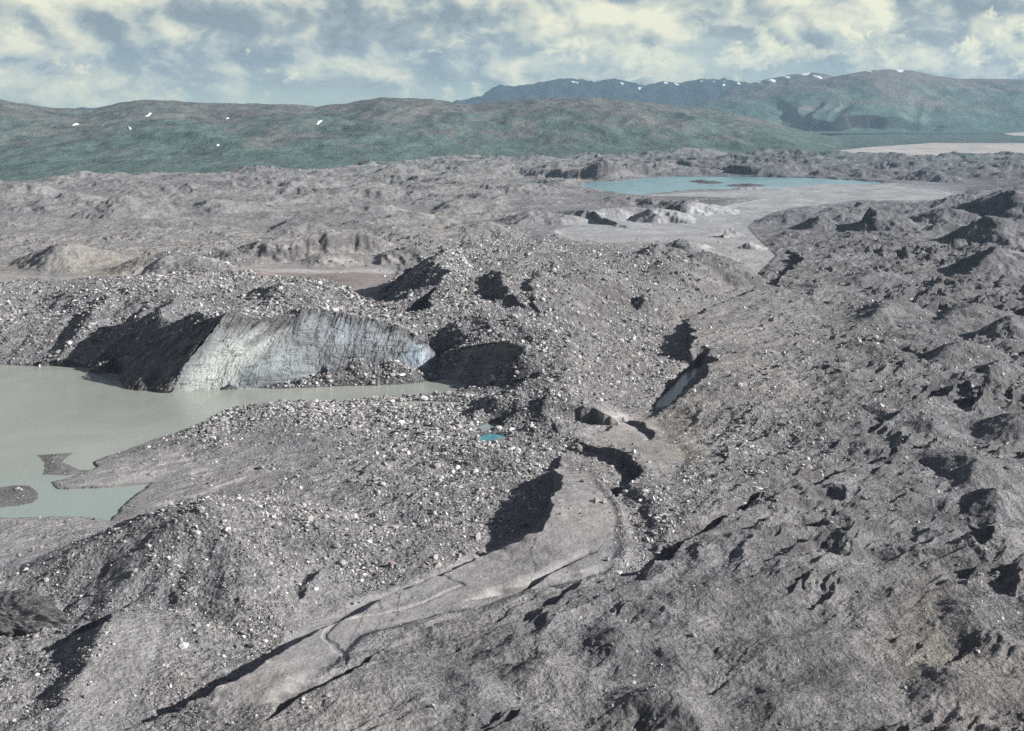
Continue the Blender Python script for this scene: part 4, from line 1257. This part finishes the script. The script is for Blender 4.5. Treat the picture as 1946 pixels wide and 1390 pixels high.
# ------------------------------------------------------------------ boulders, each its own object
def rock_mesh(seed):
    import bmesh
    bm = bmesh.new()
    bmesh.ops.create_icosphere(bm, subdivisions=3, radius=1.0)
    r = np.random.default_rng(seed)
    v = np.array([q.co[:] for q in bm.verts])
    for _ in range(11):       # split faces
        d = r.normal(0, 1, 3)
        d /= np.linalg.norm(d)
        h = r.uniform(.52, .86)
        k = v @ d
        v = v - np.outer(np.clip(k - h, 0, None), d)
    v *= np.array([1.0, r.uniform(.7, .95), r.uniform(.6, .85)])
    v += .045 * np.stack([fbm((v[:, 0] * 2 + 5 * q).astype(F32), (v[:, 1] * 2 + v[:, 2] * 1.7).astype(F32), 3, seed + q) for q in range(3)], 1)
    for q, p in zip(bm.verts, v):
        q.co = p
    me = bpy.data.meshes.new('boulder')
    bm.to_mesh(me)
    bm.free()
    me.polygons.foreach_set('use_smooth', np.zeros(len(me.polygons), bool))
    return me


ROCKS = {}
for tag_, mt in (('pale', m_pale), ('grey', m_grey), ('pink', m_pink)):
    ROCKS[tag_] = []
    for q in range(5):
        me = rock_mesh(q * 7 + 3)
        me.materials.append(mt)
        ROCKS[tag_].append(me)


def ray_ground(u, v):
    d = np.geomspace(180, 1500, 4000)
    x, z = D(u, v, d)
    g = ground_z(x, d)
    k = np.nonzero(g >= z)[0]
    return (float(x[k[0]]), float(d[k[0]])) if len(k) else P(u, v)


def put_boulder(x, y, r, tone, label, group=None, sink=.25):
    o = bpy.data.objects.new('boulder', random.choice(ROCKS[tone]))
    COL.objects.link(o)
    o.location = (x, y, float(ground_z(x, y)) + r * (.55 - sink))
    o.scale = (r * random.uniform(.85, 1.2), r * random.uniform(.85, 1.15), r * random.uniform(.8, 1.1))
    o.rotation_euler = (random.uniform(-.25, .25), random.uniform(-.25, .25), random.uniform(0, 6.28))
    o['label'] = label
    o['category'] = 'boulder'
    if group:
        o['group'] = group
    return o


NAMED = [
    (725, 923, 1.5, 'pale', 'lone pale boulder at the end of a dark melt gully on the smooth stony flat'),
    (627, 971, 1.3, 'pale', 'pale blocky boulder at the upper end of the row right of the stony cone'),
    (673, 985, 1.5, 'pale', 'large cream boulder in the row right of the stony cone'),
    (655, 986, 1.0, 'pale', 'smaller cream boulder beside the large one right of the stony cone'),
    (745, 1075, 1.15, 'pink', 'pinkish boulder lying in the rubble above the dark channel'),
    (832, 1077, 1.25, 'pale', 'pale upright boulder next to the dark melt channel'),
    (1132, 954, 1.3, 'pale', 'pale slab boulder beside the curved dark cut in the smooth bank'),
    (1148, 957, 1.0, 'pale', 'white boulder just right of the pale slab near the curved dark cut'),
    (1155, 1066, .75, 'pale', 'small white boulder alone on the smooth ground right of the channel'),
    (376, 1191, 1.0, 'pale', 'bright lone boulder at the foot of the stony cone'),
    (352, 1131, .75, 'pale', 'bright small boulder halfway down the stony cone'),
    (766, 761, 1.35, 'pale', 'tan boulder on the narrow rubble bank beside the murky lake inlet'),
    (983, 712, 1.3, 'pale', 'white boulder on the rim of the dark ice wall'),
    (640, 1040, 1.2, 'pale', 'cream boulder among the bright rubble on the right flank of the stony cone'),
    (652, 1072, 1.3, 'pale', 'lowest large cream boulder on the right flank of the stony cone'),
    (1200, 549, 1.4, 'grey', 'grey boulder with a dark shadow high on the moraine hillside'),
    (1148, 578, 1.5, 'pale', 'pale boulder on the upper right slope of the moraine hill'),
    (460, 566, 1.8, 'pale', 'tall pale slab boulder on top of the ice-cored ridge'),
    (255, 600, 1.7, 'pale', 'pale boulder on the dark gullied slope left of the ice cliff'),
    (262, 648, 1.5, 'pale', 'pair of white boulders above the shaded ice prow'),
    (973, 602, 1.5, 'pale', 'white boulder on the brink of a small dark ridge on the moraine hill'),
    (1318, 1210, .9, 'grey', 'small grey boulder beside the hummock with the dark hollow'),
    (822, 1345, .75, 'pale', 'small pale boulder on the folded ground near the lower edge'),
    (1858, 1241, .8, 'pale', 'small white boulder on the mossy hummocks'),
]
NAMED[19] = (262, 648, 1.5, 'pale', 'white boulder above the shaded ice prow')
for (u, v, r, tone, lab) in NAMED:
    x, y = ray_ground(u, v)
    put_boulder(x, y, r * .85, tone, lab)

ZONES = [  # photo polygon, where it is, weight
    ([(0, 545), (330, 540), (420, 600), (200, 690), (0, 690)], 'on the gullied slope left of the ice prow', 1.0),
    ([(330, 540), (650, 560), (720, 600), (580, 590), (430, 600)], 'on the rubble roof above the ice cliff', 1.3),
    ([(700, 590), (900, 560), (1000, 620), (960, 650), (830, 665)], 'on the stony saddle behind the ice cliff', 1.0),
    ([(850, 480), (1200, 500), (1300, 560), (1000, 580)], 'on the upper part of the moraine hill', .8),
    ([(1000, 600), (1250, 600), (1250, 760), (1060, 790)], 'on the long slope between moraine hill and channel', 1.0),
    ([(900, 735), (980, 720), (1050, 800), (960, 780)], 'in the dark rubble below the shaded ice wall', .9),
    ([(430, 775), (860, 775), (930, 850), (500, 860), (330, 870)], 'on the rubble bank along the murky lake', 1.8),
    ([(560, 900), (980, 880), (970, 1000), (720, 1000)], 'on the gentle stony slope beside the channel', 1.2),
    ([(360, 960), (600, 980), (620, 1090), (450, 1160), (280, 1080)], 'on the flank of the stony cone', 1.3),
    ([(600, 970), (720, 1000), (740, 1110), (620, 1130)], 'in the bright rubble right of the stony cone', 1.3),
    ([(400, 1180), (700, 1120), (560, 1220), (330, 1360), (250, 1390), (300, 1320)], 'on the stony strip along the lower dark channel', 1.1),
    ([(0, 1000), (150, 1060), (250, 1180), (0, 1120)], 'on the slope above the dark ice block', .6),
    ([(1130, 920), (1190, 960), (1240, 1090), (1180, 1060)], 'in the stony gully on the smooth ground', .9),
    ([(1320, 840), (1560, 800), (1520, 930), (1300, 960)], 'on the rough stony ground right of the channel', .9),
]
per_zone = 276 / sum(z[2] for z in ZONES)
for poly, where, wt in ZONES:
    pu = np.array([p[0] for p in poly], float)
    pv = np.array([p[1] for p in poly], float)
    want = int(round(per_zone * wt))
    spots = []
    tries = 0
    while len(spots) < want and tries < 4000:
        tries += 1
        u, v = random.uniform(pu.min(), pu.max()), random.uniform(pv.min(), pv.max())
        ins, _ = line_dist(np.array([u], F32), np.array([v], F32), list(zip(pu, pv)), None, True)
        if ins[0] <= 0:
            continue
        x, y = ray_ground(u, v)
        if float(ground_z(x, y)) < .3:
            continue
        d = math.hypot(x, y)
        r = d * .00072 * math.exp(random.gauss(0, .42))
        spots.append((r, x, y))
    spots.sort(reverse=True)
    for q, (r, x, y) in enumerate(spots):
        tone = 'pale' if random.random() < .4 else 'grey'
        big = 'larger' if q < want * .3 else 'small'
        lab = '%s %s angular boulder %s' % (big, tone, where)
        put_boulder(x, y, r, tone, lab, '%s %s boulders %s' % (big, tone, where))

# ------------------------------------------------------------------ light, sky and air
SUN_AZ, SUN_EL = math.radians(101), math.radians(25)
sun = bpy.data.lights.new('sun', 'SUN')
sun.energy, sun.angle, sun.color = 5.0, math.radians(.5), (1.0, .97, .92)
so = bpy.data.objects.new('sun', sun)
COL.objects.link(so)
from mathutils import Vector
sd_ = Vector((math.sin(SUN_AZ) * math.cos(SUN_EL), math.cos(SUN_AZ) * math.cos(SUN_EL), math.sin(SUN_EL)))
so.rotation_euler = sd_.to_track_quat('Z', 'Y').to_euler()

w = bpy.data.worlds.new('World')
scene.world = w
w.use_nodes = True
nt = NT(w.node_tree)
sky = nt.n('ShaderNodeTexSky', sky_type='NISHITA', sun_disc=False, sun_elevation=SUN_EL, sun_rotation=SUN_AZ, altitude=500.0)
dirv = nt.n('ShaderNodeTexCoord').outputs['Generated']
dx, dy, dz = nt.xyz(dirv)[:3]
az = nt.math('ARCTAN2', dx, dy)
hyp = nt.math('SQRT', nt.math('ADD', nt.math('MULTIPLY', dx, dx), nt.math('MULTIPLY', dy, dy)))
el = nt.math('ARCTAN2', dz, hyp)


def blob(u, v, su, sv):
    a0, e0 = math.atan((u - CU) / FPX), (HORIZON - v) / FPX
    p = nt.math('MULTIPLY', nt.math('SUBTRACT', az, a0), FPX / su)
    q = nt.math('MULTIPLY', nt.math('SUBTRACT', el, e0), FPX / sv)
    r2 = nt.math('ADD', nt.math('MULTIPLY', p, p), nt.math('MULTIPLY', q, q))
    return nt.math('EXPONENT', nt.math('MULTIPLY', r2, -1.0))


def addall(items):
    s = None
    for k, b in items:
        t = nt.math('MULTIPLY', b, k)
        s = t if s is None else nt.math('ADD', s, t)
    return s


def cloud(ox, oy, seed, sx, sy, det=7, rough=.55, dist=.6):
    x = nt.math('MULTIPLY', nt.math('ADD', az, ox), sx)
    y = nt.math('MULTIPLY', nt.math('ADD', el, oy), sy)
    return nt.noise(nt.comb(x, y, seed), 1.0, det, rough, dist)


# heaps of cumulus: thick where the noise is high, lit on the side of the sun, greyer below
def puffs(ox, oy, seed, sx, sy, det=2.5):
    x = nt.math('MULTIPLY', nt.math('ADD', az, ox), sx)
    y = nt.math('MULTIPLY', nt.math('ADD', el, oy), sy)
    wv = nt.noise(nt.comb(x, y, seed + 5.0), 1.3, 4, .55)
    wv2 = nt.noise(nt.comb(y, x, seed + 9.0), 1.3, 4, .55)
    x = nt.math('ADD', x, nt.math('MULTIPLY', nt.math('SUBTRACT', wv, .5), 1.1))
    y = nt.math('ADD', y, nt.math('MULTIPLY', nt.math('SUBTRACT', wv2, .5), 1.1))
    v = nt.n('ShaderNodeTexVoronoi', feature='SMOOTH_F1', voronoi_dimensions='2D', normalize=True, i={'Vector': nt.comb(nt.math('ADD', x, seed * 3.0), y, seed), 'Scale': 1.0, 'Detail': det, 'Roughness': .55, 'Lacunarity': 2.3, 'Smoothness': .45, 'Randomness': 1.0})
    return nt.math('SUBTRACT', 1.0, v.outputs['Distance'])


A0 = cloud(0, 0, 3.1, 10.5, 21, 5, .47, .2)
A1 = cloud(.014, .015, 3.1, 10.5, 21, 5, .47, .2)
B0 = puffs(0, 0, 8.7, 19, 27, 2.2)
B1 = puffs(.010, .008, 8.7, 19, 27, 2.2)
C0 = puffs(0, 0, 21.3, 25, 35, 3.0)
C1 = puffs(.0055, .0065, 21.3, 25, 35, 3.0)
# the high broken deck: grey-blue bases, cream where the sun gets through
deck = nt.math('ADD', nt.math('MULTIPLY', A0, .7), nt.math('MULTIPLY', B0, .5))
deck_bias = addall([(.2, blob(90, 60, 300, 130)), (.12, blob(350, 110, 300, 60)), (.25, blob(730, 50, 330, 60)), (.25, blob(1180, 40, 300, 50)), (.2, blob(1650, 50, 260, 50)), (.15, blob(1900, 40, 160, 60)), (-.12, blob(650, 190, 420, 26)), (-.10, blob(1345, 95, 60, 40)), (.3, blob(900, -260, 2600, 190))])
cover = nt.ramp(nt.math('ADD', deck, deck_bias), .46, .80, .15, 1, True)
relief = nt.math('ADD', nt.math('MULTIPLY', nt.math('SUBTRACT', A0, A1), 2.2), nt.math('MULTIPLY', nt.math('SUBTRACT', B0, B1), 2.0))
light = addall([(.36, blob(30, 60, 200, 90)), (.2, blob(300, 80, 110, 60)), (.42, blob(1200, 40, 230, 46)), (.2, blob(1600, 20, 220, 40)), (.2, blob(1050, 130, 130, 30)), (.18, blob(620, 135, 240, 26)), (.2, blob(1880, 30, 90, 30)),
                (-.30, blob(720, 50, 230, 45)), (-.22, blob(560, 30, 150, 36)), (-.24, blob(880, 36, 120, 30)), (-.20, blob(90, 150, 150, 26)), (-.14, blob(480, 160, 180, 18)), (-.24, blob(1690, 88, 80, 18)), (-.22, blob(1480, 44, 170, 12)), (-.2, blob(1800, 62, 40, 34)), (-.2, blob(960, 84, 60, 40)), (-.1, blob(240, 130, 80, 30))])
lit = nt.math('ADD', nt.math('ADD', .45, relief), light, clamp=True)
shade_c = nt.mix(nt.ramp(lit, .0, .42), rgb(.160, .190, .210), rgb(.265, .298, .295))
cloud_c = nt.mix(nt.ramp(lit, .34, 1.0), shade_c, rgb(.62, .595, .435))
gap_c = nt.mix(nt.ramp(el, .0, .06), rgb(.32, .385, .34), rgb(.30, .345, .325))
veil = nt.mix(cover, gap_c, cloud_c)
# heaped cumulus standing along the horizon, thickest on the right
cum_bias = addall([(.30, blob(1430, 108, 80, 40)), (.22, blob(1240, 115, 75, 34)), (.2, blob(1080, 105, 70, 30)), (.24, blob(1900, 78, 70, 40)), (.22, blob(1640, 78, 90, 34)), (.18, blob(1560, 110, 80, 20)), (.14, blob(380, 135, 60, 30)), (.12, blob(220, 140, 40, 20)), (.12, blob(540, 145, 80, 18)), (.14, blob(940, 125, 60, 24)), (.10, blob(60, 120, 120, 50)), (.12, blob(1780, 120, 120, 20)), (.08, blob(720, 130, 90, 30)), (-.5, blob(900, -300, 2600, 240)), (-.12, blob(970, 10, 1600, 60)), (-.06, blob(420, 90, 480, 120))])
cum = nt.math('ADD', C0, cum_bias)
cum_cover = nt.math('MULTIPLY', nt.ramp(cum, .75, .90, 0, 1, True), nt.ramp(el, .004, .02, .25, .95))
cum_lit = nt.math('ADD', nt.math('ADD', .62, nt.math('MULTIPLY', nt.math('SUBTRACT', C0, C1), 3.2)), addall([(-.5, blob(1700, 95, 60, 16)), (-.3, blob(1250, 140, 120, 10)), (-.25, blob(60, 150, 160, 20)), (-.2, blob(420, 160, 120, 12))]), clamp=True)
cum_c = nt.mix(cum_lit, rgb(.215, .26, .275), rgb(.66, .63, .44))
veil = nt.mix(cum_cover, veil, cum_c)
low = nt.mix(nt.ramp(el, .0, .02, .4, 0), veil, rgb(.33, .395, .335))
bg1 = nt.n('ShaderNodeBackground', i={0: low, 1: 1.0})
skyc = nt.n('ShaderNodeVectorMath', operation='SCALE', i={0: sky.outputs[0], 3: .035}).outputs[0]
over = nt.ramp(nt.noise(dirv, 3.2, 6, .6), .42, .58, 0, .85, True)
bg2 = nt.n('ShaderNodeBackground', i={0: nt.mix(over, skyc, rgb(.115, .096, .102)), 1: 1.0})
band = nt.ramp(el, .09, .2, 1, 0, True)
under = nt.ramp(el, -.02, -.001, 0, 1)
mixs = nt.n('ShaderNodeMixShader', i={0: nt.math('MULTIPLY', band, under), 1: bg2.outputs[0], 2: bg1.outputs[0]})
nt.n('ShaderNodeOutputWorld', i={0: mixs.outputs[0]})

HAZE = 4.3e-5
if HAZE:
    m_haze = bpy.data.materials.new('air')
    m_haze.use_nodes = True
    nt = NT(m_haze.node_tree)
    pv = nt.n('ShaderNodeVolumePrincipled', i={'Color': (.52, .78, 1.0, 1), 'Density': HAZE, 'Anisotropy': .1})
    nt.n('ShaderNodeOutputMaterial', i={1: pv.outputs[0]})
    x0, x1, y0, y1, z0, z1 = -13000, 13500, -400, 15200, -330, 640
    vs = [(x, y, z) for x in (x0, x1) for y in (y0, y1) for z in (z0, z1)]
    me = bpy.data.meshes.new('haze')
    me.from_pydata(vs, [], [(0, 1, 3, 2), (4, 6, 7, 5), (0, 4, 5, 1), (2, 3, 7, 6), (0, 2, 6, 4), (1, 5, 7, 3)])
    me.update()
    link('haze', me, m_haze, kind='stuff')

scene.view_settings.view_transform = 'Standard'
scene.view_settings.look = 'None'
scene.view_settings.exposure = 0.7
scene.view_settings.gamma = 1.0
scene.view_settings.use_curve_mapping = False
scene.cycles.max_bounces = 3
scene.cycles.diffuse_bounces = 2
w.cycles.sampling_method = 'MANUAL'
w.cycles.sample_map_resolution = 512
scene.cycles.volume_bounces = 0
scene.cycles.use_denoising = False
print('done', round(time.time() - T0, 1))
